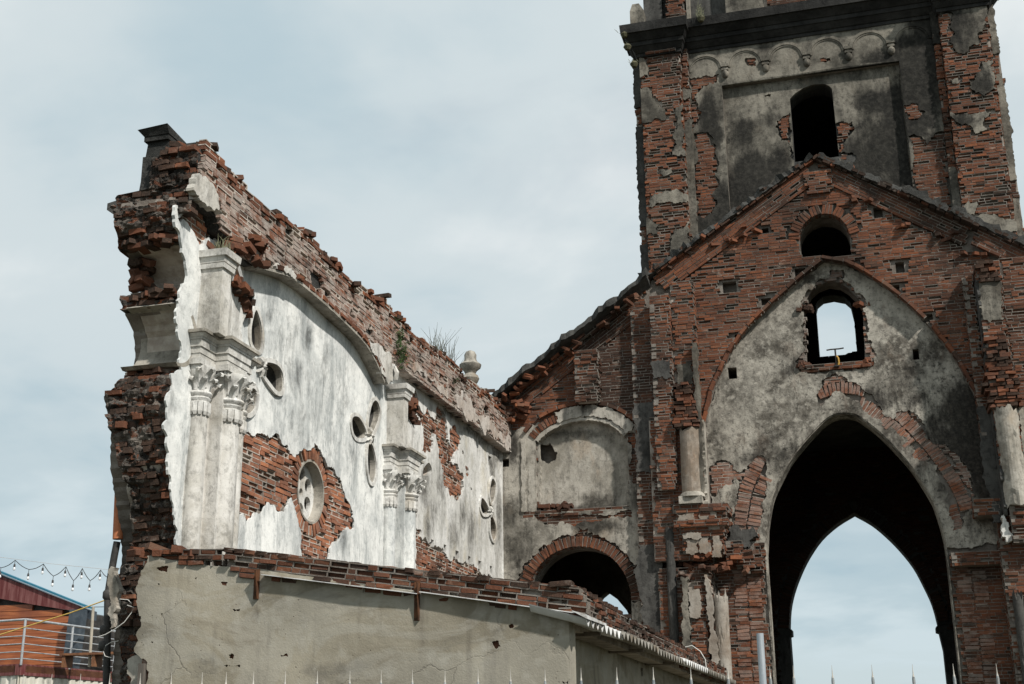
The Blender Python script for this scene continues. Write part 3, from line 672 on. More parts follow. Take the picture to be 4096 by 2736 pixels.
# window in the tympanum: broken brick edge
for i in range(26):
    x0, z0 = ty_win[random.choice([0, 0, 10, 10, 1, 9])]; mt.loose((x0 + random.uniform(-.1, .1), 24.2 + random.uniform(0, .1), z0 + random.uniform(-.06, .06)), tilt=.2)
mt.field(G1, [rect(-1.0, 8.42, .26, 8.56)], seed=60, face=.05, miss=.2, worn=.2)

# ---- upper storey
U0, U1 = FY(24.5), FY(24.65)
panel = rect(-2.19, 11.6, 1.39, 14.87)
u_win = [(-.86, 12.2), (-.83, 14.42), (-.72, 14.53), (-.55, 14.63), (-.35, 14.68), (-.12, 14.66), (-.02, 14.6), (.03, 14.52), (.05, 12.2)]
slab_obj('upper_core', M['rubble'], TOW, U0, [rect(-3.9, 9.3, 3.17, 16.3)], [panel, rect(-1.2, 9, .5, 12)], n0=-.15, n1=-.055)
slab_obj('upper_back_core', M['black'], TOW, U1, [rect(-3.9, 9.3, 3.17, 16.3)], [u_win, rect(-1.2, 9, .5, 11.9)], n0=-.5, n1=-.055)  # near-black core paints the shade in the upper window's reveal
up_brick = [uvY(24.5, 'r5', q) for q in [
    [(450, 440), (540, 430), (620, 422), (605, 470), (530, 490), (492, 530), (500, 600), (522, 640), (500, 700), (460, 725)],
    [(475, 760), (560, 755), (582, 800), (600, 850), (610, 900), (600, 1000), (622, 1030), (612, 1150), (580, 1212), (535, 1240), (485, 1230)],
    [(1660, 588), (1740, 588), (1790, 635), (1762, 662), (1680, 682)],
    [(1688, 770), (1770, 780), (1800, 822), (1840, 762), (1900, 752), (1920, 1000), (1945, 1190), (1720, 1120)],
    [(770, 330), (830, 335), (830, 375), (775, 370)], [(1190, 335), (1250, 330), (1250, 350), (1190, 352)]]]
pa_brick = [uvY(24.65, 'r5', q) for q in [
    [(945, 690), (985, 660), (1022, 640), (1028, 790), (1043, 910), (1015, 820), (960, 772)],
    [(1282, 700), (1330, 696), (1372, 688), (1386, 722), (1352, 780), (1330, 840), (1308, 870), (1372, 866), (1388, 918), (1330, 935), (1290, 880)], [(875, 542), (915, 540), (912, 556), (877, 556)]]]
ur = [rag(p, .03, .06, 70 + i) for i, p in enumerate(up_brick)]; pr = [rag(p, .03, .06, 80 + i) for i, p in enumerate(pa_brick)]
bl_u = [(x, y, 130, 55, -.62) for x, y in src('r5', [(560, 400), (760, 350), (1000, 320), (1240, 290), (1440, 260), (900, 430), (1150, 400)])] + [(x, y, rx, ry, st) for (x, y), rx, ry, st in zip(src('r5', [(1560, 330), (1745, 420), (1740, 620), (1680, 250), (560, 650), (570, 800), (640, 1150), (600, 1240), (1780, 300), (1850, 900), (1790, 140)]),
        [130, 110, 110, 90, 50, 50, 60, 90, 60, 80, 90], [60, 160, 130, 60, 90, 150, 120, 80, 140, 150, 60], [1.0, 1.1, 1.0, .8, .85, .8, .9, 1.0, 1.0, .9, .7])]
slab_obj('upper_plaster', M['tower'], TOW, U0, [rect(-2.86, 9.6, 2.1, 15.8)], [panel, rect(-1.2, 9, .5, 12.2)] + ur, n0=-.06, n1=.02, grid=.13, dark=bl_u, wob=.006)
bl_p = [(x, y, 150, 45, -.6) for x, y in src('r5', [(760, 600), (960, 580), (1420, 480)])] + [(x, y, rx, ry, st) for (x, y), rx, ry, st in zip(src('r5', [(820, 1000), (950, 930), (760, 750), (1500, 560), (1600, 560), (1450, 700), (1600, 800), (1480, 950), (1650, 950), (720, 1120), (900, 650), (1080, 430)]),
        [110, 80, 70, 90, 70, 60, 110, 120, 60, 90, 60, 300], [110, 80, 120, 70, 90, 130, 160, 140, 150, 80, 60, 25], [1.0, .85, .6, .95, 1.0, .6, .9, .8, 1.0, 1.0, .5, .4])]
slab_obj('panel_plaster', M['tower'], TOW, U1, [panel], [u_win] + pr, n0=-.06, n1=.02, grid=.13, dark=bl_p, wob=.006)
mt.field(U0, up_brick, [panel], seed=90, miss=.03, worn=.2); mt.field(U1, pa_brick, [u_win], seed=91, miss=.03, worn=.15)
mt.field(U0, [rect(-2.86, 9.6, -2.2, 12.0), rect(1.4, 9.9, 2.1, 11.9)], up_brick, seed=92, face=-.05)

# ---- pilasters of the upper storey
def pil(name, x0, x1, Y, z0, z1, patches, seed, dark=(), back=.45, inner=None, **k):
    fr = FY(Y); P = [rag(uvY(Y, reg, q), .025, .06, seed + 3*i) for i, (reg, q) in enumerate(patches)]
    MB().box(x0 + .012, x1 - .012, Y + .055, Y + back, z0, z1).build(name, M['mortar'], TOW)
    mt.field(fr, [rect(x0, z0, x1, z1)], P, seed=seed, **k)
    for i, p in enumerate(P):
        p = [(min(max(a, x0 - .008), x1 + .008), b) for a, b in p]
        slab_obj('pilaster_plaster', M['tower'], TOW, fr, [p], [], n0=-.06, n1=.022, grid=.15, dark=list(dark))
    mt.field(FX(x1), [rect(Y, z0, Y + back*.5, z1)], seed=seed + 50, mortar=False)
    mt.field(FXn(x0), [rect(-Y - back*.5, z0, -Y, z1)], seed=seed + 51, mortar=False)
pil('left_pilaster', -3.86, -3.0, 24.25, 9.9, 15.8, [
    ('z3', [(180, 455), (300, 448), (282, 520), (320, 560), (345, 640), (340, 690), (262, 692), (230, 560)]),
    ('z3', [(268, 800), (350, 790), (385, 880), (430, 960), (490, 980), (500, 1080), (400, 1065), (268, 1100)]),
    ('z3', [(602, 962), (655, 945), (680, 1400), (560, 1392), (602, 1300), (560, 1220), (612, 1130), (602, 1050)]),
    ('r5', [(220, 1140), (290, 1095), (390, 1080), (445, 1105), (435, 1150), (300, 1150), (222, 1178)]),
    ('r5', [(190, 1235), (280, 1270), (270, 1330), (190, 1345)]), ('r5', [(370, 1300), (450, 1255), (460, 1400), (400, 1482), (350, 1482), (340, 1400)]),
    ('r5', [(280, 960), (350, 955), (345, 985), (300, 1005)])], 110, [(2600, 700, 60, 200, .4)], miss=.13, worn=.32, wr=(.015, .06))
pil('left_pilaster_step', -3.0, -2.86, 24.4, 9.9, 15.8, [('r5', [(405, 690), (500, 690), (520, 1380), (420, 1400)]), ('z3', [(620, 800), (730, 790), (735, 870), (630, 880)])], 120, miss=.05, back=.3, worn=.15)
pil('right_pilaster', 2.22, 3.14, 24.25, 9.9, 15.9, [
    ('z4', [(380, 25), (470, 30), (480, 60), (560, 40), (570, 15), (800, -10), (800, 70), (750, 220), (730, 310), (640, 365), (560, 360), (520, 300), (550, 250), (530, 170), (540, 90), (430, 95)]),
    ('z4', [(740, 430), (815, 425), (850, 620), (762, 672), (700, 650), (660, 610), (700, 560)]),
    ('z4', [(505, 790), (640, 790), (810, 785), (760, 820), (750, 880), (802, 900), (700, 935), (670, 880), (600, 870), (550, 830)]),
    ('z4', [(650, 1400), (712, 1410), (692, 1500), (620, 1480)]), ('z4', [(600, 1480), (800, 1500), (1010, 1540), (1010, 1600), (620, 1600)]), ('z4', [(525, 560), (580, 545), (585, 580), (540, 585)])], 130,
    [(3790, 100, 120, 120, .8), (3930, 330, 50, 80, .75), (3850, 480, 90, 40, .6)], miss=.13, worn=.28, wr=(.015, .06))
pil('right_pilaster_step', 2.08, 2.22, 24.4, 9.9, 15.8, [('z4', [(350, 100), (445, 100), (455, 310), (370, 320)]), ('z4', [(490, 1180), (600, 1180), (640, 1480), (520, 1480)])], 140, [(3720, 120, 60, 120, .95)], back=.3)
for x0, x1, Y, nm in ((-4.09, -3.87, 24.75, 'left_return_pilaster'), (3.15, 3.30, 24.55, 'right_return_pilaster')):
    MB().box(x0 + .02, x1, Y + .03, Y + 1.2, 9.5, 15.9).build(nm, M['mortar'], TOW)
    P = [rag(rect(x0, 9.5, x1, 11.6), .007, .08, 151), rag(rect(x0, 12.0, x1, 14.3), .007, .08, 152), rag(rect(x0, 14.75, x1, 15.95), .007, .08, 153)]
    mt.field(FY(Y), [rect(x0, 9.5, x1, 15.9)], P, seed=154)
    slab_obj('return_plaster', M['dark_plaster'] if x0 < 0 else M['tower'], TOW, FY(Y), P, [], n0=-.03, n1=.02, grid=.2, dark=[])  # darker plaster on the left one paints the front pilaster's shadow
# ---- tower side and rear walls, floors inside, their shade painted in as near-black
MB().box(-3.95, -3.35, 24.7, 30.4, 0, 16.3).build('side_wall', M['black'], TOW)
MB().box(2.6, 3.2, 24.7, 30.4, 0, 16.3).build('side_wall', M['black'], TOW)
far_l = uvY(30.0, 'r7', [(1015, 870), (1020, 760), (1040, 660), (1080, 550), (1130, 450), (1200, 350), (1290, 270), (1385, 212)])
far_r = uvY(30.0, 'r7', [(1385, 212), (1480, 265), (1560, 330), (1640, 410), (1720, 510), (1780, 620), (1830, 730), (1862, 850)])
far_path = [(-1.97, 0), (-1.97, 4.0), (-1.92, 4.02), (-1.92, 4.14)] + smooth(far_l, 3) + smooth(far_r, 3)[1:] + [(1.16, 4.1), (1.16, 4.0), (1.22, 3.98), (1.27, 3.6), (1.27, 0)]
far_win = uvY(30.0, 'r6', [(1187, 606), (1165, 320), (1172, 290), (1205, 262), (1265, 250), (1330, 262), (1362, 290), (1382, 370), (1400, 575), (1350, 580), (1330, 592), (1290, 598), (1250, 602)])
FR = FY(30.0)
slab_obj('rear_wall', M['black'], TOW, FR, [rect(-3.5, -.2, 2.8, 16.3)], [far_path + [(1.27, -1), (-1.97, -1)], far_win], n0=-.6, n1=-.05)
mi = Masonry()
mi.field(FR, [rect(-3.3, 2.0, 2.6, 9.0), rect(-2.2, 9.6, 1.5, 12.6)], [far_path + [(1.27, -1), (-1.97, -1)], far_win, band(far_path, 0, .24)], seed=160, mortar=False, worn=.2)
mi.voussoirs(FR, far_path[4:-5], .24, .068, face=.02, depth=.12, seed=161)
for z0 in (8.15, 12.75, 15.2): MB().box(-3.4, 2.7, 24.65, 30.1, z0, z0 + .25).build('floor_slab', M['black'], TOW)
# ---- main cornice and the pilaster cornices
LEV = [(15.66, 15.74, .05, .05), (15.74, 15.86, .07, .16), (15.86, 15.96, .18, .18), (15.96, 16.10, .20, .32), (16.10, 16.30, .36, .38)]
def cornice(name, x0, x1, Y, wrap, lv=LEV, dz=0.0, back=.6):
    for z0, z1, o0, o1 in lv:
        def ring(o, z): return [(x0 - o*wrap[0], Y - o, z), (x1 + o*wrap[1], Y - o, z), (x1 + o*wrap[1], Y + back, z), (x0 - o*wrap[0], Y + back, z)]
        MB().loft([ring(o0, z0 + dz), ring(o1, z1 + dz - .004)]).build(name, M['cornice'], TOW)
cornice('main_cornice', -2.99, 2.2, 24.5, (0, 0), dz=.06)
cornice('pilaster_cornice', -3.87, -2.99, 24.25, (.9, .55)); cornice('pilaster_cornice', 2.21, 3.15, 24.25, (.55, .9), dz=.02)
mt.field(FY(24.17), [rect(-3.75, 15.68, -3.05, 15.95)], seed=170, miss=.1)
# ---- blind arcade under the cornice
for k in range(6):
    cx = -2.52 + .84*k; cz = 15.27; oa, ia = .405, .335
    A = [(cx + oa*math.cos(t), cz + oa*.95*math.sin(t)) for t in np.linspace(0, math.pi, 19)]; B = [(cx + ia*math.cos(t), cz + ia*.98*math.sin(t)) for t in np.linspace(math.pi, 0, 19)]
    A = [(max(-2.84, min(2.06, a)), b) for a, b in A]; B = [(max(-2.83, min(2.05, a)), b) for a, b in B]
    slab_obj('blind_arch', M['tower'], TOW, U0, [A + B], [], n0=-.02, n1=.05, dark=bl_u)
    slab_obj('blind_arch_fillet', M['tower'], TOW, U0, [[(cx + (a - cx)*.99, cz + (b - cz)*.99) for a, b in B[::-1]] + [(cx + (a - cx)*.9, cz + (b - cz)*.9) for a, b in B]], [], n0=-.02, n1=.035, dark=bl_u)
    if k < 5:
        bx = cx + .42; mb = MB()
        for z0, z1, w, p in ((15.27, 15.33, .08, .10), (15.23, 15.27, .06, .075), (15.19, 15.23, .072, .09)): mb.box(bx - w, bx + w, 24.5 - p, 24.5, z0, z1)
        mb.lathe(bx, 24.5 - .03, [(.012, 15.02), (.05, 15.045), (.072, 15.09), (.075, 15.13), (.06, 15.18), (.05, 15.2)], 14)
        mb.build('corbel', M['tower'], TOW, True)
# ---- next storey, cut by the top of the picture
Y2 = 25.0
MB().box(-3.45, 2.75, Y2 + .28, Y2 + 4.5, 16.3, 19.5).build('belfry_core', M['dark_plaster'], TOW)
for s_, (xa, xb, xc, xd) in enumerate(((-3.86, -3.45, -3.36, -2.9), (2.75, 3.15, 2.2, 2.66))):
    MB().box(xa, xb, Y2 + .1, Y2 + 1, 16.28, 19.5).build('belfry_buttress', M['dark_plaster'], TOW)
    MB().box(xc + .04, xd - .04, Y2 + .06, Y2 + .6, 16.28, 19.5).build('belfry_pilaster', M['mortar'], TOW)
    mt.field(FY(Y2), [rect(xc, 16.3, xd, 19.4)], seed=180 + s_, miss=.08, worn=.25)
    MB().box(xd if s_ == 0 else xc - .07, xd + .07 if s_ == 0 else xc, Y2 + .02, Y2 + .5, 16.28, 19.5).build('belfry_strip', M['tower'], TOW)
    x_ = -4.09 if s_ == 0 else 3.1
    mb = MB(); mb.box(x_, x_ + .3, 24.6, 24.95, 16.29, 17.05); mb.loft([[(x_, 24.6, 17.05), (x_ + .3, 24.6, 17.05), (x_ + .3, 24.95, 17.05), (x_, 24.95, 17.05)], [(x_ + .05, 24.65, 17.25), (x_ + .2, 24.65, 17.25), (x_ + .2, 24.9, 17.25), (x_ + .05, 24.9, 17.25)]])
    mb.build('pinnacle_stub', M['tower'], TOW)
MB().box(-2.05, -1.25, Y2 + .05, Y2 + .4, 16.3, 19.5).build('belfry_pier', M['tower'], TOW)
MB().box(-1.25, 1.9, Y2 + .14, Y2 + .4, 16.3, 19.5).build('belfry_panel', M['mortar'], TOW)
mt.field(FY(Y2 + .08), [rect(-1.2, 16.3, 1.9, 18.5)], seed=185, miss=.05)
MB().box(-4.0, 3.3, 24.3, 30.4, 16.30, 16.335).build('cornice_top', M['moss'], TOW)

# ---- compound pier on the left of the arch
def column(name, cx, cy, r0, r1, z0, z1, mat, parent, seg=22):
    return MB().lathe(cx, cy, [(r0, z0), ((r0 + r1)/2 + .002, (z0 + z1)/2), (r1, z1)], seg).build(name, mat, parent, True)
kp = dict(miss=.06, worn=.22, rub=.006)
brick_box(mt, -3.77, -3.38, 23.55, 24.0, 6.2, 10.05, 'FRL', 200, parent=TOW, mat=M['mortar'], **kp)
brick_box(mt, -3.38, -2.92, 23.72, 24.0, 7.6, 10.3, 'FR', 205, parent=TOW, mat=M['mortar'], **kp)
brick_box(mt, -3.9, -2.9, 23.66, 24.2, 4.9, 7.6, 'FR', 210, parent=TOW, mat=M['mortar'], **kp)
brick_box(mt, -3.85, -2.88, 23.72, 24.2, 1.0, 4.75, 'FR', 215, parent=TOW, mat=M['mortar'], **kp)
slab_obj('pier_strip', M['tower'], TOW, FY(23.66), [rag(rect(-2.98, 6.0, -2.90, 9.0), .008, .1, 1)], [], n0=-.05, n1=.10)
slab_obj('pier_strip', M['weathered'], TOW, FX(-2.88), [rag(rect(23.66, 5.6, 23.95, 7.5), .01, .1, 2)], [], n0=-.05, n1=.02)
slab_obj('pier_patch', M['tower'], TOW, FY(23.72), [rag(rect(-3.32, 8.25, -3.02, 8.65), .015, .06, 3)], [], n0=-.03, n1=.02)
slab_obj('pier_patch', M['dark_plaster'], TOW, FY(23.55), [rag(rect(-3.76, 8.35, -3.4, 8.7), .02, .06, 4)], [], n0=-.03, n1=.015)
def shard_column(name, cx, cy, r, z0, z1, mat, seed, amp=.08):
    """plastered half column with broken top and bottom edges"""
    g = np.random.default_rng(seed); n = 26; rings = []
    top = [z1 + g.normal(0, amp)*.6 for _ in range(n)]; bot = [z0 + g.normal(0, amp)*.3 for _ in range(n)]
    ns = max(6, int((z1 - z0)/.08)); wear = np.zeros((ns + 1, n))
    for _ in range(int(9*(z1 - z0))):                                # shallow chunks knocked off the shaft
        a, b, w, h = g.uniform(0, ns), g.uniform(0, n), g.uniform(1, 3), g.uniform(1, 4)
        for i in range(ns + 1):
            for j in range(n):
                dj = min(abs(j - b), n - abs(j - b)); q_ = (dj/w)**2 + ((i - a)/h)**2
                if q_ < 1: wear[i, j] = max(wear[i, j], g.uniform(.06, .13))
    for i in range(ns + 1):
        f = i/ns; rings.append([(cx + r*(1 - wear[i, j] + g.normal(0, .012))*math.cos(2*math.pi*j/n), cy + r*(1 - wear[i, j])*math.sin(2*math.pi*j/n), bot[j] + (top[j] - bot[j])*f) for j in range(n)])
    return MB().loft(rings).build(name, mat, TOW)
shard_column('column_shaft', -3.13, 23.6, .185, 6.0, 7.32, M['buff'], 5)
MB().box(-3.36, -2.93, 23.42, 23.8, 5.9, 6.04).build('column_base', M['weathered'], TOW)
MB().lathe(-3.13, 23.6, [(.24, 6.03), (.23, 6.08), (.19, 6.12)], 22).build('column_base_ring', M['weathered'], TOW, True)
g_ = np.random.default_rng(3)
def rubble_stack(x0, x1, y0, y1, z0, z1, seed, shrink=.0, dark=.35):
    g = np.random.default_rng(seed); z = z0
    while z < z1:
        h = g.uniform(.05, .075); x = x0 + g.normal(0, .03) ; f = (z - z0)/max(z1 - z0, .01); xe = x1 - shrink*f
        while x < xe - .04:
            L = min(g.uniform(.1, .24), xe - x + .03)
            mt.brick(np.array([x + L/2, (y0 + y1)/2 + g.normal(0, .025), z + h/2]), np.stack([[1, 0, 0], [0, 0, 1], [0, -1, 0]]) + g.normal(0, .03, (3, 3)), (L/2 - .006, h/2 - .004, (y1 - y0)/2), .99 if g.random() < dark else g.random())
            x += L
        z += h
    MB().box(x0 + .06, x1 - .06 - shrink*.5, y0 + .07, y1, z0, z1 - .05).build('rubble_core', M['rubble'], TOW)
rubble_stack(-3.4, -2.92, 23.42, 23.8, 7.34, 7.62, 31, .05); rubble_stack(-3.36, -2.96, 23.5, 23.8, 7.62, 8.2, 32, .12)
# capital: stepped, eroded courses
def eroded_capital(x0, x1, y0, seed, levels, side=1):
    g = np.random.default_rng(seed)
    for (z0, z1, o) in levels:
        a, b = x0 - o, x1 + o; Y = y0 - o
        brick_box(mt, a, b, Y, 24.2, z0, z1, 'FRL', seed, miss=.05, worn=.2, rub=.012, proud=.012, course=max(.05, (z1 - z0)/max(1, round((z1 - z0)/.066))), parent=TOW, mat=M['mortar_pale'])
        seed += 7
eroded_capital(-3.36, -2.62, 23.62, 220, [(5.74, 5.88, .14), (5.60, 5.74, .09), (5.48, 5.60, .13), (5.30, 5.48, .05), (5.0, 5.30, .0)])
for i, (x0, z0, x1, z1, n1) in enumerate(((-3.30, 5.02, -3.08, 5.26, .03), (-3.04, 5.0, -2.86, 5.3, .02), (-2.82, 4.92, -2.66, 5.34, .035), (-3.32, 5.27, -3.0, 5.38, .06), (-2.86, 5.40, -2.60, 5.5, .05), (-3.42, 5.60, -3.1, 5.72, .11), (-3.0, 5.62, -2.7, 5.72, .11))):
    slab_obj('capital_moulding', M['buff'], TOW, FY(23.62), [rag(rect(x0, z0, x1, z1), .02, .045, 900 + i)], [], n0=-.06, n1=n1)
for i in range(24): mt.loose((random.uniform(-3.5, -2.1), random.uniform(23.6, 24.0), random.uniform(4.6, 5.0)), tilt=.3)
# stepped scar between the capital and the arch
for i, (x0, x1, z0, z1) in enumerate(((-2.62, -2.3, 4.85, 5.25), (-2.45, -2.1, 4.75, 5.12), (-2.3, -1.94, 4.66, 4.98), (-2.2, -1.92, 4.98, 5.2))):
    brick_box(mt, x0, x1, 23.98 + .04*i, 24.3, z0, z1, 'FRL', 240 + i, rub=.015, miss=.08, worn=.2)
slab_obj('pier_patch', M['dark_plaster'], TOW, FY(24.0), [rag([(-2.55, 5.15), (-2.2, 5.12), (-2.02, 5.32), (-2.1, 5.5), (-2.5, 5.55)], .03, .06, 8)], [], n0=-.15, n1=.0)
# lower stump of the compound column
shard_column('lower_shaft', -2.72, 23.62, .13, 1.0, 4.2, M['buff'], 9, .12); shard_column('lower_shaft', -3.60, 23.70, .085, 1.0, 5.5, M['dark_plaster'], 10)
brick_box(mt, -3.28, -2.96, 23.52, 24.0, 1.0, 4.5, 'FR', 260, miss=.05, worn=.25, rub=.01, parent=TOW, mat=M['mortar'])
slab_obj('pier_strip', M['buff'], TOW, FY(23.5), [rag([(-2.97, 1.0), (-2.85, 1.0), (-2.84, 4.1), (-2.93, 4.6), (-2.97, 4.6)], .012, .07, 11)], [], n0=-.2, n1=.03)
slab_obj('pier_strip', M['tower'], TOW, FY(23.5), [rag(rect(-3.40, 1.0, -3.27, 4.58), .012, .07, 12)], [], n0=-.2, n1=.03)
slab_obj('pier_panel', M['buff'], TOW, FY(23.49), [rag(rect(-3.26, 3.85, -3.08, 4.35), .01, .06, 13)], [], n0=-.03, n1=.03)
# ---- compound pier on the right of the arch
brick_box(mt, 2.24, 2.66, 23.42, 24.0, 6.0, 10.0, 'FRL', 280, parent=TOW, mat=M['mortar'], **kp)
brick_box(mt, 2.66, 4.0, 23.62, 24.0, 5.0, 10.1, 'FR', 285, parent=TOW, mat=M['mortar'], **kp)
brick_box(mt, 2.02, 2.24, 23.78, 24.1, 6.0, 9.9, 'FL', 290, parent=TOW, mat=M['mortar'], **kp)
brick_box(mt, 2.1, 3.9, 23.66, 24.2, .5, 5.0, 'FL', 295, parent=TOW, mat=M['mortar'], **kp)
slab_obj('pier_patch', M['tower'], TOW, FY(23.42), [rag(rect(2.27, 8.9, 2.62, 9.6), .02, .06, 14)], [], n0=-.03, n1=.02)
slab_obj('pier_side_shade', M['black'], TOW, FXn(2.24), [rag(rect(-23.95, 5.4, -23.43, 9.7), .02, .08, 15)], [], n0=-.03, n1=.02)  # near-black sheet paints the shade on the pier's left face
slab_obj('pier_strip', M['dark_plaster'], TOW, FY(23.78), [rag(rect(2.03, 5.3, 2.22, 7.4), .015, .08, 16)], [], n0=-.03, n1=.02)
rubble_stack(2.16, 2.7, 23.28, 23.8, 7.25, 7.85, 41); rubble_stack(2.22, 2.66, 23.34, 23.8, 7.85, 8.5, 42, .1, .5); rubble_stack(2.26, 2.62, 23.36, 23.8, 9.6, 9.95, 43, .08, .7)
shard_column('column_shaft', 2.45, 23.46, .2, 5.55, 7.22, M['weathered'], 17, .10); slab_obj('pier_strip', M['weathered'], TOW, FY(23.45), [rag(rect(2.66, 5.7, 2.76, 7.25), .012, .08, 18)], [], n0=-.2, n1=.03)
brick_box(mt, 2.3, 2.75, 23.4, 24.0, 4.9, 5.9, 'FRL', 300, miss=.1, worn=.3, rub=.02, parent=TOW, mat=M['rubble'])
brick_box(mt, 1.75, 2.2, 23.75, 24.2, 5.45, 5.75, 'FL', 305, rub=.015, parent=TOW, mat=M['rubble']); brick_box(mt, 1.3, 2.3, 23.92, 24.2, 4.62, 4.84, 'FL', 308, rub=.015, parent=TOW, mat=M['rubble'])
slab_obj('pier_patch', M['pier'], TOW, FY(23.5), [rag([(2.16, 5.35), (2.2, 5.4), (2.28, 5.2), (2.3, 4.95), (2.2, 4.93), (2.15, 5.1)], .012, .05, 19)], [], n0=-.2, n1=.03)
shard_column('lower_shaft', 2.62, 23.55, .15, .5, 4.1, M['weathered'], 20, .12); shard_column('lower_shaft', 2.28, 23.6, .09, .5, 4.0, M['dark_plaster'], 21, .12); shard_column('lower_shaft', 2.95, 23.52, .14, .5, 4.2, M['weathered'], 22, .12)
mt.finish(TOW, M['brick_tower'], M['mortar_tower'], 300, 1); mx.finish(TOW, M['brick_pale'], M['mortar'], 0, 19); mi.finish(TOW, M['brick_shaded'], M['black'], 0, 9)  # inner rear wall takes the brick with painted-in shade

# tool left standing in the opening
tl = thing('hand_pump', 'small T-handled metal tool standing on the sill of the pointed window', 'tool')
(tx, tz), (tx2, tz2) = uvY(24.15, 'r6', [(1285, 660), (1283, 565)])
hm = m_simple('dark_iron', (.03, .028, .026), (.07, .06, .05), 20, .5, .6, .5); ym = m_simple('yellow_hose', (.42, .22, .03), (.5, .3, .06), 20, .6)
MB().tube([(tx, 24.15, tz), (tx, 24.15, tz2)], .017, 10).build('stem', hm, tl, True)
MB().tube([(tx - .16, 24.15, tz2 + .005), (tx - .08, 24.15, tz2 + .012), (tx + .08, 24.15, tz2 + .012), (tx + .16, 24.15, tz2 + .02)], .014, 8).build('handle', hm, tl, True)
MB().box(tx - .05, tx + .05, 24.08, 24.22, tz - .015, tz + .01).build('foot_plate', hm, tl)
MB().tube([(tx + .03, 24.13, tz), (tx + .05, 24.12, tz + .06), (tx + .045, 24.12, tz + .15), (tx + .02, 24.14, tz + .2)], .016, 8).build('hose', ym, tl, True)

# ================================================================== the end wall of the aisle, left of the tower
AIS = thing('aisle_end_wall', 'sloping half gable wall left of the tower with blind niche over a round brick arch', 'wall')
ma = Masonry()
AX0, AX1 = -7.0, -3.9
a_out = [(AX0, 0), (AX1, 0), (AX1, roof_z(AX1))] + [p for p in ROOF[::-1] if AX0 < p[0] < AX1] + [(AX0, roof_z(AX0))]
na_arc = smooth([(-6.2, 7.42), (-6.05, 7.58), (-5.75, 7.73), (-5.3, 7.82), (-4.85, 7.76), (-4.55, 7.6), (-4.38, 7.42)], 3)
niche = [(-6.2, 6.0)] + na_arc + [(-4.38, 5.96)]
aa_arc = [(-5.42 + 1.01*math.cos(t), 4.27 + 1.03*math.sin(t)) for t in np.linspace(math.pi, 0, 25)]
a_hole = [(-6.43, -.5)] + aa_arc + [(-4.41, -.5)]
a_put = [px_rect(24.0, 'r4', (130, 428, 175, 466))]
slab_obj('wall_core', M['rubble'], AIS, G0, [a_out], [niche, a_hole] + a_put, n0=-.35, n1=-.06)
slab_obj('back_core', M['rubble'], AIS, FY(24.35), [rect(AX0, 0, AX1, 8.2)], [a_hole], n0=-.3, n1=-.05)
ring_a = band(aa_arc, 0, .21)
pl_ex = [a_hole, rag(band(aa_arc, -.1, .24) , .045, .07, 401), niche, rag(uvY(24, 'r4', [(300, 705), (420, 712), (560, 706), (800, 700), (800, 722), (560, 742), (500, 770), (440, 745), (400, 760), (320, 740)]), .02, .06, 402),
         rag(uvY(24, 'r4', [(770, 300), (850, 300), (850, 560), (780, 520)]), .03, .07, 403), rag(uvY(24, 'r4', [(500, 850), (530, 770), (575, 780), (600, 900), (520, 900)]), .03, .06, 404)] + a_put
pl_in = [(-6.98, 3.6), (-4.18, 3.6), (-4.18, 7.4), (-4.4, 7.75), (-5.3, 7.95), (-6.3, 7.75), (-6.6, 7.62), (-6.98, 7.75)]
bl_a = [(x, y, rx, ry, s_) for (x, y), rx, ry, s_ in zip(src('r4', [(620, 760), (700, 760), (820, 640), (200, 900), (180, 700), (560, 740), (880, 600), (200, 350)]), [70, 60, 40, 60, 60, 60, 60, 25], [40, 30, 120, 140, 100, 40, 120, 90], [.75, .6, .7, .55, .45, .7, .8, .6])]
slab_obj('wall_plaster', M['aisle'], AIS, G0, [rag(pl_in, .03, .08, 405)], pl_ex, n0=-.06, n1=.025, grid=.12, dark=bl_a, wob=.008)
brk_a = [a_out]
inner_pl = [(-6.95, 0), (-4.3, 0), (-4.3, 5.0), (-6.95, 5.0)]
ma.field(G0, brk_a, [niche, a_hole, ring_a, rect(-7.2, 0, -6.5, 7.6), rect(-6.5, 5.5, -6.3, 7.4), rect(-6.5, 0, -4.2, 3.5)] + a_put, seed=410, miss=.02, worn=.12)
ma.voussoirs(G0, aa_arc, .2, .072, face=.035, depth=.3, seed=411, miss=.02, tone=(.1, .9))
ma.voussoirs(G0, offset(na_arc, .02), .16, .07, face=.05, depth=.2, seed=412, miss=.04)
ma.voussoirs(G0, offset(na_arc, .24), .075, .2, face=.10, depth=.25, seed=413, miss=.1)
# plastered hood over the niche and the broken ring moulding inside it
hood = [p for p in na_arc if p[0] > -5.85]
slab_obj('niche_hood', M['weathered'], AIS, G0, [rag(band(hood, .0, .225), .02, .05, 414)], [], n0=-.1, n1=.075, grid=.15, dark=[(x, y, 60, 40, .7) for x, y in src('r4', [(740, 190), (560, 170), (820, 240)])])
slab_obj('niche_moulding', M['weathered'], AIS, G0, [rag(band(na_arc, -.075, .0), .006, .08, 415)], [], n0=-.16, n1=.05)
bl_n = [(x, y, rx, ry, s_) for (x, y), rx, ry, s_ in zip(src('r4', [(640, 640), (560, 690), (720, 690), (600, 300), (430, 300), (740, 600), (500, 300), (700, 320)]), [120, 120, 80, 130, 80, 40, 150, 60], [50, 30, 40, 28, 24, 60, 20, 25], [.75, .8, .7, .65, .8, .55, .7, .6])]
n_hole = rag(uvY(24.17, 'r4', [(335, 350), (385, 345), (400, 370), (420, 395), (412, 430), (360, 445), (332, 430)]), .02, .04, 416)
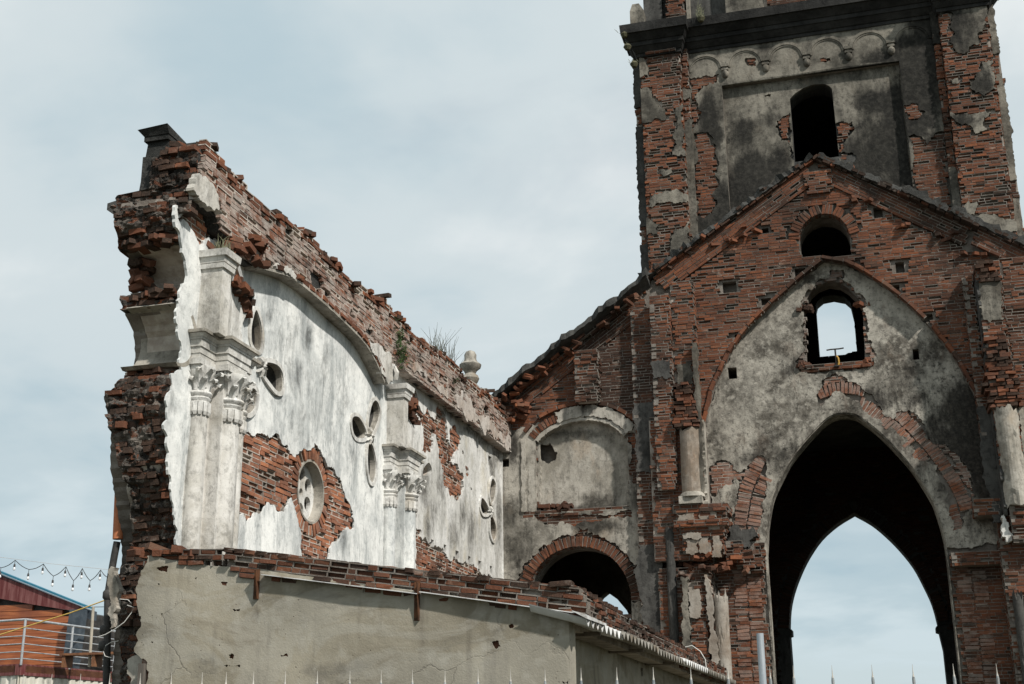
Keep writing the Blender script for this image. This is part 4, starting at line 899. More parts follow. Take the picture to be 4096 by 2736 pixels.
slab_obj('niche_panel', M['weathered'], AIS, FY(24.17), [rect(-6.3, 5.9, -4.3, 7.9)], [n_hole], n0=-.04, n1=.02, grid=.12, dark=bl_n)
# niche jambs: two lit strips on the left
for x0, x1, n1 in ((-6.50, -6.40, .06), (-6.36, -6.22, .03), (-6.22, -6.14, -.06)):
    slab_obj('niche_jamb', M['weathered'], AIS, G0, [rag(rect(x0, 6.02, x1, 7.45), .006, .1, 417)], [], n0=-.15, n1=n1, grid=.2, dark=[])
for i in range(9): ma.loose((random.uniform(-6.15, -5.6), random.uniform(23.98, 24.2), 6.05 + random.uniform(0, .06)), tilt=.25)
ma.field(FY(23.97), [rect(-6.5, 5.9, -4.25, 6.03)], seed=418, miss=.15, worn=.2)
# brick stub on the half gable
(sx0, sz1), (sx1, sz0) = uvY(23.72, 'z8', [(775, 815), (972, 1180)])
brick_box(ma, sx0, sx1, 23.72, 24.0, sz0, sz1 + .05, 'FRL', 420, rub=.018, worn=.25, miss=.05, parent=AIS, mat=M['mortar'])
# broken ledge of tiles at the foot of the slope
for i in range(16): ma.loose((random.uniform(-6.75, -6.3), random.uniform(23.7, 23.95), 8.0 + random.uniform(-.18, .18)), (.1, .05, .03), .4)
# flat pier against the tower
brick_box(ma, -4.2, -3.76, 23.8, 24.0, 1.0, 9.9, 'FL', 430, miss=.04, worn=.2, parent=AIS, mat=M['mortar'])
for z0, z1, sd in ((6.62, 7.98, 1), (2.0, 5.25, 2)):
    slab_obj('pier_plaster', M['dark_plaster'], AIS, FY(23.8), [rag(rect(-4.19, z0, -3.77, z1), .02, .07, 440 + sd)], [], n0=-.04, n1=.02, grid=.15, dark=[(2590, 1750, 60, 150, .5)])
# roof slab left along the slope, jutting out
g = np.random.default_rng(77); rings = []
pts = [p for p in ROOF if -7.01 <= p[0] <= -3.8]; A_, B_ = np.array(pts[0]), np.array(pts[-1]); n_ = 44
for i in range(n_ + 1):
    x = A_[0] - .08 + (B_[0] - A_[0] + .1)*i/n_; z = roof_z(x) - .03; o = .42 + g.normal(0, .03) + (.04 if (i//6) % 2 else 0); up = .10 + abs(g.normal(0, .02)) + .03*((i//6) % 2)
    rings.append([(x, 24.0 - o, z + g.normal(0, .012)), (x, 24.0 - o + .02, z + up), (x, 24.05, z + up + .05), (x, 24.5, z + up), (x, 24.5, z - .1), (x, 24.0, z - .08)])
MB().loft(rings).build('roof_slab', M['moss'], AIS)
along(ma, FY(23.82), (-6.7, roof_z(-6.7) - .22), (-4.1, roof_z(-4.1) - .22), 3, .0, 450, miss=.25, rub=.03, worn=.2)
along(ma, FY(23.97), (-6.6, roof_z(-6.6) - .42), (-4.2, roof_z(-4.2) - .42), 4, .12, 451, miss=.06)
for i in range(26):
    x = random.uniform(-6.8, -4.0); ma.loose((x, random.uniform(23.62, 23.9), roof_z(x) - .17 + random.uniform(-.07, .04)), (.1, .05, .025), .35)
# dark room behind the arch: vault, side wall and the far wall with its own opening
af = uvY(29.5, 'r4', [(668, 1100), (722, 1138), (770, 1195), (800, 1260), (810, 1330)]); af_l = [(-6.45, 4.3), (-6.38, 4.55), (-6.28, 4.78), (-6.14, 4.97)]
slab_obj('far_wall', M['rubble'], AIS, FY(29.5), [rect(-7.4, 0, -3.9, 8)], [[(-6.5, -1)] + af_l + af + [(-5.25, -1)]], n0=-.4, n1=0)
mb = MB(); mb.box(-7.5, -7.2, 24.4, 29.6, 0, 8); mb.box(-7.4, -3.9, 24.4, 29.6, 6.6, 6.8); mb.build('aisle_vault', M['rubble'], AIS)
ma.finish(AIS, M['brick_tower'], M['mortar_tower'], 300, 2)

# ================================================================== the nave wall
NAV = thing('nave_wall', 'long roofless nave wall, whitewashed plaster peeling off red brick, its near end broken away', 'wall')
mn = Masonry()
WX, BX = -6.9, -6.7
W0, B0 = FX(WX), FX(BX)
edge = uvX(WX, 'p', [(397, 470), (396, 502), (411, 557), (421, 605), (418, 650), (404, 705), (402, 760), (410, 820), (412, 848), (388, 858), (383, 900), (379, 945), (380, 1000), (379, 1058), (388, 1110), (396, 1165), (402, 1210), (406, 1252)])
edge = sorted(edge, key=lambda p: -p[1]); edge = [(y, z) for y, z in edge]
eY, eZ = np.array([p[0] for p in edge])[::-1], np.array([p[1] for p in edge])[::-1]
def end_y(z): return float(np.interp(z, eZ, eY))
# two scooped window reveals in the broken end
SC = [(6.62, .235, .34), (5.86, .33, .36)]                 # centre height, half height, depth
def scoop(z):
    for c, h, d in SC:
        if abs(z - c) < h: return d*math.sqrt(max(0, 1 - ((z - c)/h)**2))
    return 0.0
core_l = []
for z in np.arange(0, 7.32, .05): core_l.append((end_y(z) + .10 + (scoop(z) - .10 if scoop(z) > 0.1 else 0) + random.uniform(-.02, .02), z))
def P_(reg, *pts): return uvX(WX, reg, pts)
petA1 = P_('z1', (645, 612), (672, 660), (692, 740), (700, 850), (690, 935), (650, 940), (612, 870), (612, 740)); petA2 = P_('z1', (712, 1110), (722, 1062), (760, 1047), (830, 1072), (868, 1130), (880, 1220), (866, 1285), (822, 1282), (770, 1222), (720, 1150))
petA3 = P_('z1', (620, 1262), (652, 1290), (655, 1350), (640, 1430), (592, 1472), (552, 1440), (548, 1360), (580, 1290))
petB1 = P_('z2', (85, 318), (112, 355), (122, 430), (100, 515), (62, 590), (34, 592), (26, 520), (38, 420), (58, 345)); petB2 = P_('z2', (28, 682), (55, 688), (80, 770), (92, 860), (86, 950), (66, 1002), (40, 985), (24, 900), (18, 800))
petB3 = P_('r3', (600, 812), (628, 806), (655, 845), (668, 882), (662, 906), (622, 906), (602, 872))
petC1 = P_('r3', (1280, 1103), (1295, 1130), (1293, 1190), (1276, 1222), (1267, 1180), (1271, 1130)); petC2 = P_('r3', (1228, 1198), (1246, 1215), (1262, 1250), (1262, 1270), (1235, 1272), (1222, 1240)); petC3 = P_('r3', (1275, 1282), (1292, 1320), (1298, 1370), (1286, 1402), (1272, 1370), (1269, 1310))
petD = P_('z2', (500, 885), (540, 838), (566, 880), (566, 925), (525, 950), (497, 940))
petals = [smooth(p, 4, True) for p in (petA1, petA2, petA3, petB1, petB2, petB3, petC1, petC2, petC3, petD)]
ocy, ocz, ocr = 15.08, 4.80, .415
ocu = [(ocy + ocr*math.cos(t), ocz + ocr*math.sin(t)) for t in np.linspace(0, 2*math.pi, 36, endpoint=False)]
def prect(X, reg, x0, y0, x1, y1):
    (a, b), (c, d) = uvX(X, reg, [(x0, y0), (x1, y1)]); z = (b + d)/2; h = max(.05, abs(uvX(X, reg, [((x0 + x1)/2, y0)])[0][1] - uvX(X, reg, [((x0 + x1)/2, y1)])[0][1])/2); y = (a + c)/2; w = abs(c - a)/2
    return rect(y - w, z - h, y + w, z + h)
pockets = [prect(WX, 'r3', *q) for q in [(986, 1398, 1000, 1428), (1052, 1422, 1065, 1458), (1106, 1452, 1122, 1492), (1168, 1478, 1181, 1512), (1218, 1500, 1231, 1538), (1268, 1525, 1280, 1562), (1266, 995, 1280, 1042), (916, 640, 926, 672)]]
pockets += [prect(WX, 'z2', 722, 555, 742, 605), prect(WX, 'z2', 440, 172, 466, 215)]
core_out = core_l + [(24.0, 7.32), (24.0, 0)]
slab_obj('wall_core', M['mortar_pale'], NAV, W0, [core_out], petals + [ocu] + pockets, n0=-.55, n1=-.055)
# brick showing where plaster fell
b1 = P_('r3', (62, 905), (95, 878), (150, 885), (205, 905), (260, 920), (300, 965), (350, 985), (380, 960), (425, 930), (455, 975), (480, 1030), (505, 1045), (540, 1095), (565, 1150), (590, 1210), (612, 1260), (618, 1310), (605, 1350), (560, 1365), (525, 1410), (495, 1480),
        (480, 1560), (365, 1530), (365, 1475), (360, 1400), (335, 1280), (315, 1195), (290, 1240), (270, 1260), (215, 1230), (185, 1240), (120, 1300), (95, 1310), (20, 1290), (20, 930))
b2 = P_('z2', (470, 480), (500, 430), (540, 388), (575, 455), (600, 470), (605, 335), (650, 375), (690, 490), (700, 570), (700, 640), (720, 690), (770, 740), (755, 780), (730, 830), (790, 880), (805, 930), (835, 950), (840, 1040), (815, 1130), (780, 1165), (725, 1130), (690, 1050), (665, 960), (650, 850), (630, 720), (600, 570), (585, 600), (580, 690), (560, 760), (520, 775), (480, 745), (495, 620))
b3 = P_('z2', (724, 545), (770, 522), (808, 600), (816, 680), (796, 748), (750, 740), (722, 690))
b4 = P_('r1', (505, 618), (560, 470), (775, 600), (745, 730), (655, 790), (600, 690), (560, 640))
b5 = P_('r3', (915, 1340), (940, 1350), (945, 1400), (1000, 1435), (1060, 1465), (1115, 1495), (1180, 1520), (1280, 1575), (1300, 1640), (915, 1580))
b6 = P_('z2', (852, 858), (878, 870), (884, 950), (858, 930)); b7 = P_('z2', (396, 235), (440, 260), (470, 380), (500, 430), (470, 480), (430, 420), (400, 400))
b8 = P_('z2', (826, 742), (842, 760), (838, 778), (826, 770)); b9 = P_('z2', (902, 1038), (920, 1050), (915, 1066), (902, 1058))
bare = [b1, b2, b3, b4, b5, b6, b7, b8, b9]; bare_r = [rag(p, .028, .06, 500 + i) for i, p in enumerate(bare)]
# plaster of the wall face
lft = [(max(y, 11.3), z) for y, z in edge]
white_out = rag([(p[0], p[1]) for p in lft] + [(12.1, 2.4)], .055, .10, 520, closed=False) + [(17.9, 2.4), (17.9, 7.55), (11.9, 7.55), (11.75, 7.3)]
bl_w = [(x, y, 26, 70, .5) for x, y in [(690, 1000), (715, 1120), (690, 1620), (668, 1800), (680, 2000), (705, 2130), (725, 1280)]] + [(x, y, rx, ry, s_) for (x, y), rx, ry, s_ in zip(src('r3', [(405, 430), (480, 500), (330, 380), (290, 560), (230, 620), (480, 620), (400, 680), (405, 920), (620, 980), (220, 330), (500, 1020), (575, 1400), (90, 840), (330, 600), (560, 720), (380, 820), (265, 700), (690, 1180), (300, 480), (420, 600), (250, 420), (520, 900)]),
        [22, 20, 22, 40, 30, 22, 30, 22, 26, 40, 20, 24, 34, 90, 60, 120, 30, 20, 150, 130, 70, 60], [70, 90, 60, 90, 110, 60, 120, 40, 70, 70, 60, 90, 60, 200, 120, 200, 90, 60, 180, 200, 120, 140], [.75, .62, .6, .5, .52, .58, .5, .75, .62, .5, .6, .7, .65, .5, .42, .45, .6, .4, .4, .38, .42, .36])]  # stains, plus the shade beside the first pier's capital painted as a blob
slab_obj('bay_plaster', M['white'], NAV, W0, [white_out], petals + [ocu] + bare_r + pockets, n0=-.004, n1=.022, grid=.11, dark=bl_w, wob=.01)
bl_w2 = [(x, y, rx, ry, s_) for (x, y), rx, ry, s_ in zip(src('r3', [(1100, 780), (1180, 870), (1260, 910), (1310, 980), (960, 1150), (1010, 1250), (980, 1330), (1150, 1280), (1040, 1120), (1200, 1350), (1290, 1050), (1320, 1300), (1100, 1380)]),
        [60, 50, 50, 24, 30, 40, 30, 20, 30, 40, 20, 20, 40], [26, 26, 30, 60, 120, 120, 80, 90, 120, 100, 120, 200, 60], [.85, 1.0, 1.0, .9, .6, .6, .6, .65, .55, .4, .6, .6, .4])]  # mould under the cornice; blobs beside the second pier paint its cast shadow
slab_obj('bay_plaster', M['weathered_white'] if 'weathered_white' in M else M['white'], NAV, W0, [rect(17.9, 2.4, 23.98, 7.4)], petals + bare_r + pockets, n0=-.06, n1=.022, grid=.11, dark=bl_w2, wob=.01)
oc_ring = band([(ocy + (ocr + .0)*math.cos(t), ocz + (ocr + .0)*math.sin(t)) for t in np.linspace(2*math.pi, 0, 37)], 0.0, .16)
mo = Masonry()
mo.field(W0, bare, petals + [ocu, [(ocy + (ocr + .15)*math.cos(t), ocz + (ocr + .15)*math.sin(t)) for t in np.linspace(0, 2*math.pi, 30)]] + pockets, seed=530, miss=.045, worn=.22, tone=(.1, .9), proud=.012)
mo.voussoirs(W0, [(ocy + (ocr + .0)*math.cos(t), ocz + (ocr + .0)*math.sin(t)) for t in np.linspace(2*math.pi, 0, 49)], .15, .07, face=.008, depth=.12, seed=531, miss=.02, tone=(.1, .9))
# petal-shaped vents: rim mouldings and carved bosses
for i, p in enumerate(petals[:9]):
    q = np.array(p); c = q.mean(0); a = q[:-1]; area = .5*np.sum(q[:, 0]*np.roll(q[:, 1], -1) - np.roll(q[:, 0], -1)*q[:, 1]); d_ = -.055 if area > 0 else .055
    pc = list(map(tuple, q)); n = len(q); out = []
    for j in range(n):
        t = q[(j + 1) % n] - q[(j - 1) % n]; t /= max(np.linalg.norm(t), 1e-9); out.append(tuple(q[j] + d_*np.array([-t[1], t[0]])))
    vr = slab_obj('vent_rim', M['pier'], NAV, W0, [out], [pc], n0=-.05, n1=.05)
    slab_obj('vent_reveal', M['weathered'], vr, W0, [pc], [[tuple(c + (np.array(k) - c)*.95) for k in pc]], n0=-.05, n1=.03); slab_obj('vent_reveal', M['dark_plaster'], vr, FX(WX - .052), [pc], [[tuple(c + (np.array(k) - c)*.93) for k in pc]], n0=-.48, n1=0)  # deeper lining much darker than the outer one
def boss(y, z, r=.085):
    mb = MB(); X = WX + .03
    for k in range(8):
        t = 2*math.pi*k/8; cy, cz = y + r*.6*math.cos(t), z + r*.6*math.sin(t); rings = []
        for f, w, h in ((0.0, .010, .05), (.5, .03, .075), (1.0, .008, .045)):
            yy, zz = y + r*1.15*f*math.cos(t), z + r*1.15*f*math.sin(t)
            rings.append([(X, yy - w*math.sin(t), zz + w*math.cos(t)), (X + h, yy, zz), (X, yy + w*math.sin(t), zz - w*math.cos(t))])
        mb.loft(rings)
    mb.add(*(lambda V: (V, [(i, (i + 1) % 8, 8) for i in range(8)]))([(X + .06, y + .025*math.cos(t), z + .025*math.sin(t)) for t in np.linspace(0, 2*math.pi, 9)[:8]] + [(X + .1, y, z)]))
    return mb.build('carved_boss', M['pier'], NAV)
boss(*P_('z1', (690, 1085))[0], .11); boss(*P_('r3', (682, 897))[0], .11); boss(*P_('r3', (1268, 1264))[0], .09)
# oculus with cast tracery
oc_holes = []
for k in range(6):
    t = rad(90 + 60*k); oc_holes.append([(ocy + .235*math.cos(t) + .098*math.cos(a), ocz + .235*math.sin(t) + .098*math.sin(a)) for a in np.linspace(0, 2*math.pi, 14, endpoint=False)])
oc_holes.append([(ocy + .055*math.cos(a), ocz + .055*math.sin(a)) for a in np.linspace(0, 2*math.pi, 12, endpoint=False)])
slab_obj('tracery', M['pier'], NAV, FX(WX - .13), [[(ocy + (a - ocy)*1.03, ocz + (b - ocz)*1.03) for a, b in ocu]], oc_holes, n0=-.06, n1=0)
slab_obj('oculus_reveal', M['weathered'], NAV, W0, [ocu], [[(ocy + (a - ocy)*.94, ocz + (b - ocz)*.93) for a, b in ocu]], n0=-.5, n1=.012)
slab_obj('oculus_back', M['black'], NAV, FX(WX - .5), [[(ocy + (a - ocy)*1.1, ocz + (b - ocz)*1.1) for a, b in ocu]], [], n0=-.05, n1=0)  # near-black disc stands in for the shade behind the tracery

# ---- projecting upper wall: arch over the bay, straight cornice beyond, ragged top
arcb = uvX(BX, 'r3', [(155, 75), (240, 95), (330, 130), (450, 225), (560, 325), (680, 450), (740, 560), (770, 635)])
und = [(11.32, 7.34), (11.95, 7.34), (12.05, 7.2), (12.4, 7.16), (12.75, 7.06)] + smooth(arcb, 3) + [(17.3, 6.85), (17.35, 7.1), (18.0, 7.22), (24.0, 7.24)]
g = np.random.default_rng(91)
topl = [(y, 7.98 + .05*math.sin(y*2.3) + .03*math.sin(y*7.1) + g.normal(0, .02)) for y in np.arange(24.0, 11.45, -.1)]
up_out = und + topl
slab_obj('upper_wall_core', M['moss'], NAV, B0, [[(max(y, 11.5), z) for y, z in und] + [(max(y, 11.5), z - .09) for y, z in topl]], [], n0=-.75, n1=-.06)
bh = [prect(BX, 'r3', *q) for q in [(425, 105, 465, 185), (485, 185, 500, 222), (690, 375, 716, 410), (605, 285, 622, 318)]] + [prect(BX, 'z2', *q) for q in [(742, 205, 775, 255), (838, 245, 860, 290), (1020, 370, 1045, 435), (640, 120, 652, 140), (925, 345, 940, 380)]]
# remnants of plaster on the band: a dressed block at the near end, washes elsewhere
blk = uvX(BX, 'r1', [(602, 440), (640, 335), (700, 380), (735, 420), (760, 500), (785, 592), (700, 540)])
bandp = uvX(BX, 'z2', [(430, 75), (520, 140), (700, 285), (860, 390), (1045, 500), (1045, 570), (860, 462), (700, 345), (540, 215), (430, 130)])
bandp2 = uvX(BX, 'r3', [(240, 70), (320, 100), (335, 128), (300, 118), (240, 92)]); bandp3 = uvX(BX, 'r3', [(690, 430), (720, 450), (760, 490), (790, 500), (800, 560), (800, 635), (775, 640), (745, 560), (700, 480)])
bp = [rag(p, .02, .06, 560 + i) for i, p in enumerate((blk, bandp2, bandp3))]
for q_ in bp: slab_obj('band_plaster', M['weathered_pier'], NAV, B0, [q_], [], n0=-.06, n1=.03, grid=.15, dark=[])
ml = Masonry()
ml.field(B0, [und + [(y, z - .16) for y, z in topl]], bh + [blk, bandp2, bandp3], seed=570, miss=.04, worn=.2, rub=.006, tone=(.05, .97))
mn.field(B0, [[(y, z - .15) for y, z in topl] + topl[::-1]], [], seed=575, miss=.12, worn=.3, rub=.012)
mn.voussoirs(B0, smooth(arcb, 3)[3:], .07, .2, face=.02, depth=.3, seed=571, miss=.05)
slab_obj('arch_soffit', M['weathered'], NAV, B0, [offset(smooth(arcb, 3), 0.0) + offset(smooth(arcb, 3), -.035)[::-1]], [], n0=-.19, n1=.01)
slab_obj('cornice_soffit', M['band_wash'], NAV, B0, [rag(rect(18.0, 7.215, 23.98, 7.237), .006, .1, 572)], [], n0=-.19, n1=.0, dark=[])
# wash of lime and dirt on the straight band
mn_lime = slab_obj('band_wash', M['band_wash'] if 'band_wash' in M else M['weathered'], NAV, B0, [rag(rect(20.5, 7.26, 23.9, 7.5), .05, .08, 573), rag(rect(18.3, 7.27, 20.0, 7.42), .04, .08, 574)], bh, n0=-.05, n1=.012, dark=[])
# top of the wall: loose bricks and mossy mortar
g = np.random.default_rng(92)
for y in np.arange(11.6, 24.0, .05):
    for x in (BX - .08, BX - .28, BX - .5):
        if g.random() < .3:
            z = float(np.interp(y, [p[0] for p in topl][::-1], [p[1] for p in topl][::-1]))
            mn.loose((x + g.normal(0, .05), y + g.normal(0, .05), z + g.uniform(-.06, .03)), (g.uniform(.06, .12), .05, .028), .12, int(g.integers(1e6)), .995 if g.random() < .55 else g.random())
rings = []
for y in np.arange(11.65, 24.0, .12):
    z = float(np.interp(y, [p[0] for p in topl][::-1], [p[1] for p in topl][::-1])) - .06; h = .04 + abs(g.normal(0, .03)); h2 = .05 + abs(g.normal(0, .05))
    rings.append([(BX - .05, y, z), (BX - .1, y, z + h), (BX - .3, y, z + h2), (BX - .55, y, z + h), (BX - .72, y, z)])
MB().loft(rings).build('wall_top_mortar', M['moss'], NAV)
# bricks hanging out of the broken band by the first pier
for q in [(620, 60), (560, 150), (700, 60), (740, 95), (800, 130), (700, 180), (560, 60), (500, 40), (460, 110), (640, 130), (760, 160), (600, 20), (680, 20), (820, 170), (520, 100)]:
    y, z = uvX(BX + .02, 'z1', [q])[0]
    for j in range(3): mn.loose((BX - .1 + random.uniform(-.15, .12), y + random.uniform(-.08, .08), z + random.uniform(-.06, .06)), (.1, .055, .034), .25)

# ---- broken end of the wall
sil = uvY(11.7, 'r1', [(295, 400), (262, 440), (255, 475), (210, 522), (180, 540)]) 
sil2 = uvY(11.7, 'r1', [(200, 620), (205, 700), (200, 800), (178, 850), (186, 910), (165, 1000), (155, 1080), (160, 1140), (180, 1180), (170, 1212), (192, 1270), (206, 1350), (215, 1420), (202, 1480)]) + \
       uvY(11.7, 'r2', [(148, 40), (145, 100), (130, 160), (118, 205), (75, 232), (72, 280), (88, 340), (102, 420), (118, 500), (135, 600), (150, 690), (128, 750), (132, 830), (95, 900), (85, 960), (68, 990), (66, 1050), (75, 1150), (80, 1300), (85, 1400), (88, 1560)])
SX = sorted([(z, x) for x, z in sil + sil2]); sz, sx = np.array([a for a, b in SX]), np.array([b for a, b in SX])
def sil_x(z): return float(np.interp(z, sz, sx)) + (-.05 if z < 3.4 else .045)
g = np.random.default_rng(33); axE = np.stack([[1, 0, 0], [0, 0, 1], [0, -1, 0]]).astype(float)
(px0, _a), (px1, _b) = uvY(11.75, 'r1', [(322, 150), (462, 150)])
z = .6; rings = []
while z < 7.97:
    h = g.uniform(.058, .075); zc = z + h/2; sc = max(scoop(zc - .03), scoop(zc + .03), scoop(zc)); xl = sil_x(zc) + g.normal(0, .015); xr = (WX if zc < 7.15 else BX - .03) + g.normal(-.01, .012); x = xl
    ye = end_y(min(zc, 7.4)) + (.0 if zc < 7.3 else .05)
    if zc > 7.3: ye = 11.40
    if zc > 7.52: x = xl = px1 + g.normal(.0, .04) + .25*(zc - 7.52)
    if sc < .12:
        while x < xr - .03:
            L = min(g.choice([.105, .11, .22, .16]), xr - x - .004); yy = ye + g.normal(0, .024) + .05; 
            if g.random() > .2:
                tone = g.random()*.93 if g.random() < .33 else g.choice([.965, .995, .995, .995])
                mn.brick(np.array([x + L/2, yy + .11, zc]), axE + g.normal(0, .045, (3, 3)), (L/2 - .005, h/2 - .005, .11), tone)
            x += L
    z += h
# crumbled mortar and snapped brick between them: one rough continuous face
from mathutils import noise as mnoise
zs = np.arange(.6, 7.93, .026); nx = 34; V, Fc = [], []
for i, zc in enumerate(zs):
    xl = sil_x(min(zc, 7.5)) if zc < 7.5 else px1 - .02; xr = (WX if zc < 7.15 else BX - .03) - .004; yb = (end_y(min(zc, 7.4)) if zc < 7.3 else 11.40); sc = scoop(zc); course = mnoise.noise((0, 0, math.floor(zc/.066)*3.7))
    for k in range(nx + 1):
        x = xl + (xr - xl)*k/nx; v = mnoise.fractal((x*9, 3.0, zc*11), .6, 2.1, 5) ; w = mnoise.noise((x*5, 8, math.floor(zc/.066)*5.1))
        V.append((x, yb + .055 + .05*v + .045*w + .02*course + (sc if sc > .1 else 0) + (.16 if sc > .05 else 0), zc + .008*mnoise.noise((x*20, 1, zc*20))))
for i in range(len(zs) - 1):
    for k in range(nx): a = i*(nx + 1) + k; Fc.append((a, a + 1, a + nx + 2, a + nx + 1))
link('broken_face', mesh_from(V, np.array(Fc)), M['broken'], NAV)
# jagged mortar lumps filling between the broken bricks
g = np.random.default_rng(34); mb = MB()
for i in range(240):
    zc = g.uniform(1.2, 7.4); xl = sil_x(zc); xr = WX if zc < 7.2 else BX
    if scoop(zc) > .05: continue
    x = g.uniform(xl, xr); y = end_y(min(zc, 7.4)) + .06 + g.uniform(-.03, .05); r = g.uniform(.02, .055)
    V = [np.array([x, y, zc]) + r*np.array(v)*g.uniform(.5, 1.2, 3) for v in ((1, 0, 0), (-1, 0, 0), (0, 1, 0), (0, -1, 0), (0, 0, .8), (0, 0, -.8))]
    mb.add(V, [(0, 2, 4), (2, 1, 4), (1, 3, 4), (3, 0, 4), (2, 0, 5), (1, 2, 5), (3, 1, 5), (0, 3, 5)])
mb.build('mortar_lumps', M['broken'], NAV, kind='stuff')
# backing mass of the broken end (outer part of the wall), cut by the scoops
cl = [(end_y(min(z, 7.4)) + .12 + (scoop(z) - .1 if scoop(z) > .1 else 0) + .008, z) for z in np.arange(.0, 7.4, .045)]
for x0, x1 in ((-7.62, -7.46), (-7.46, -7.2), (-7.2, -6.955)):
    slab_obj('end_core', M['rubble'], NAV, FX(x1 - .004), [[(y + random.uniform(-.015, .015), z) for y, z in cl] + [(12.7, 7.4), (12.7, 0)]], [petals[0], petals[1], petals[2]], n0=x0 - x1 + .004, n1=0)
# plastered linings of the two scoops
for c, h, d in SC:
    aa = np.linspace(-math.pi/2, math.pi/2, 19); pth = [(end_y(c) + .02 + d*math.cos(t), c + h*math.sin(t)) for t in aa]
    slab_obj('scoop_lining', M['weathered'], NAV, FX(WX + .02), [pth + [(y + .045, z + .03*np.sign(z - c)) for y, z in pth][::-1]], [], n0=-.66, n1=0.0, dark=[])
for zc in (SC[0][0] - SC[0][1] - .05, SC[1][0] - SC[1][1] - .06, SC[0][0] + SC[0][1] + .03):           # ragged brick lips between the scoops
    for i in range(14): mn.loose((random.uniform(-7.5, -6.98), end_y(zc) + random.uniform(.0, .12), zc + random.uniform(-.03, .03)), (.1, .05, .026), .08, None, random.choice([.3, .97, .995]))
for i in range(16): mn.loose((random.uniform(-7.56, -7.4), end_y(6.6) + random.uniform(.06, .2), random.uniform(6.42, 6.78)), (.08, .05, .035), .5, None, .99 if i % 2 else .3)
# outer cornice and string course, seen end-on
def run(name, mat, prof, y0, y1):
    MB().loft([[(x, y0, z) for x, z in prof], [(x, y1, z) for x, z in prof]]).build(name, mat, NAV)
run('outer_cornice', M['black'], [(-7.5, 6.95), (-7.58, 6.98), (-7.60, 7.1), (-7.66, 7.12), (-7.68, 7.25), (-7.72, 7.27), (-7.93, 7.42), (-7.93, 7.5), (-7.5, 7.58)], 11.62, 24)  # shade on the outer side painted in as near-black
run('string_course', M['rubble'], [(-7.45, 4.85), (-7.55, 4.9), (-7.63, 5.16), (-7.63, 5.22), (-7.4, 5.3)], 11.66, 24)
# parapet stump with its cap at the end
(px0, pz1), (px1, _), = uvY(11.75, 'r1', [(322, 150), (462, 150)])
zb = 7.42; zt = uvY(11.75, 'r1', [(380, 62)])[0][1]
mb = MB(); mb.loft([[(px0 - .05, 11.72, zb), (px1 + .04, 11.72, zb), (px1 + .04, 12.5, zb), (px0 - .05, 12.5, zb)], [(px0 + .03, 11.74, zt - .16), (px1, 11.74, zt - .16), (px1, 12.4, zt - .16), (px0 + .03, 12.4, zt - .16)]])
mb.build('parapet_stump', M['moss'], NAV)
mb = MB(); mb.box(px0 - .0, px1 + .02, 11.70, 12.42, zt - .16, zt - .10); mb.loft([[(px0 - .0, 11.69, zt - .1), (px1 + .03, 11.69, zt - .1), (px1 + .03, 12.42, zt - .1), (px0, 12.42, zt - .1)], [(px0 - .06, 11.64, zt - .03), (px1 + .03, 11.64, zt - .0), (px1 + .02, 12.35, zt - .06), (px0 - .06, 12.35, zt - .06)]])
mb.build('parapet_cap', M['moss'], NAV)
for i in range(34): mn.loose((random.uniform(px1, BX - .08), random.uniform(11.75, 12.1), 7.5 + random.uniform(-.05, .32)), (.1, .05, .03), .12, None, .995 if i % 2 else None)

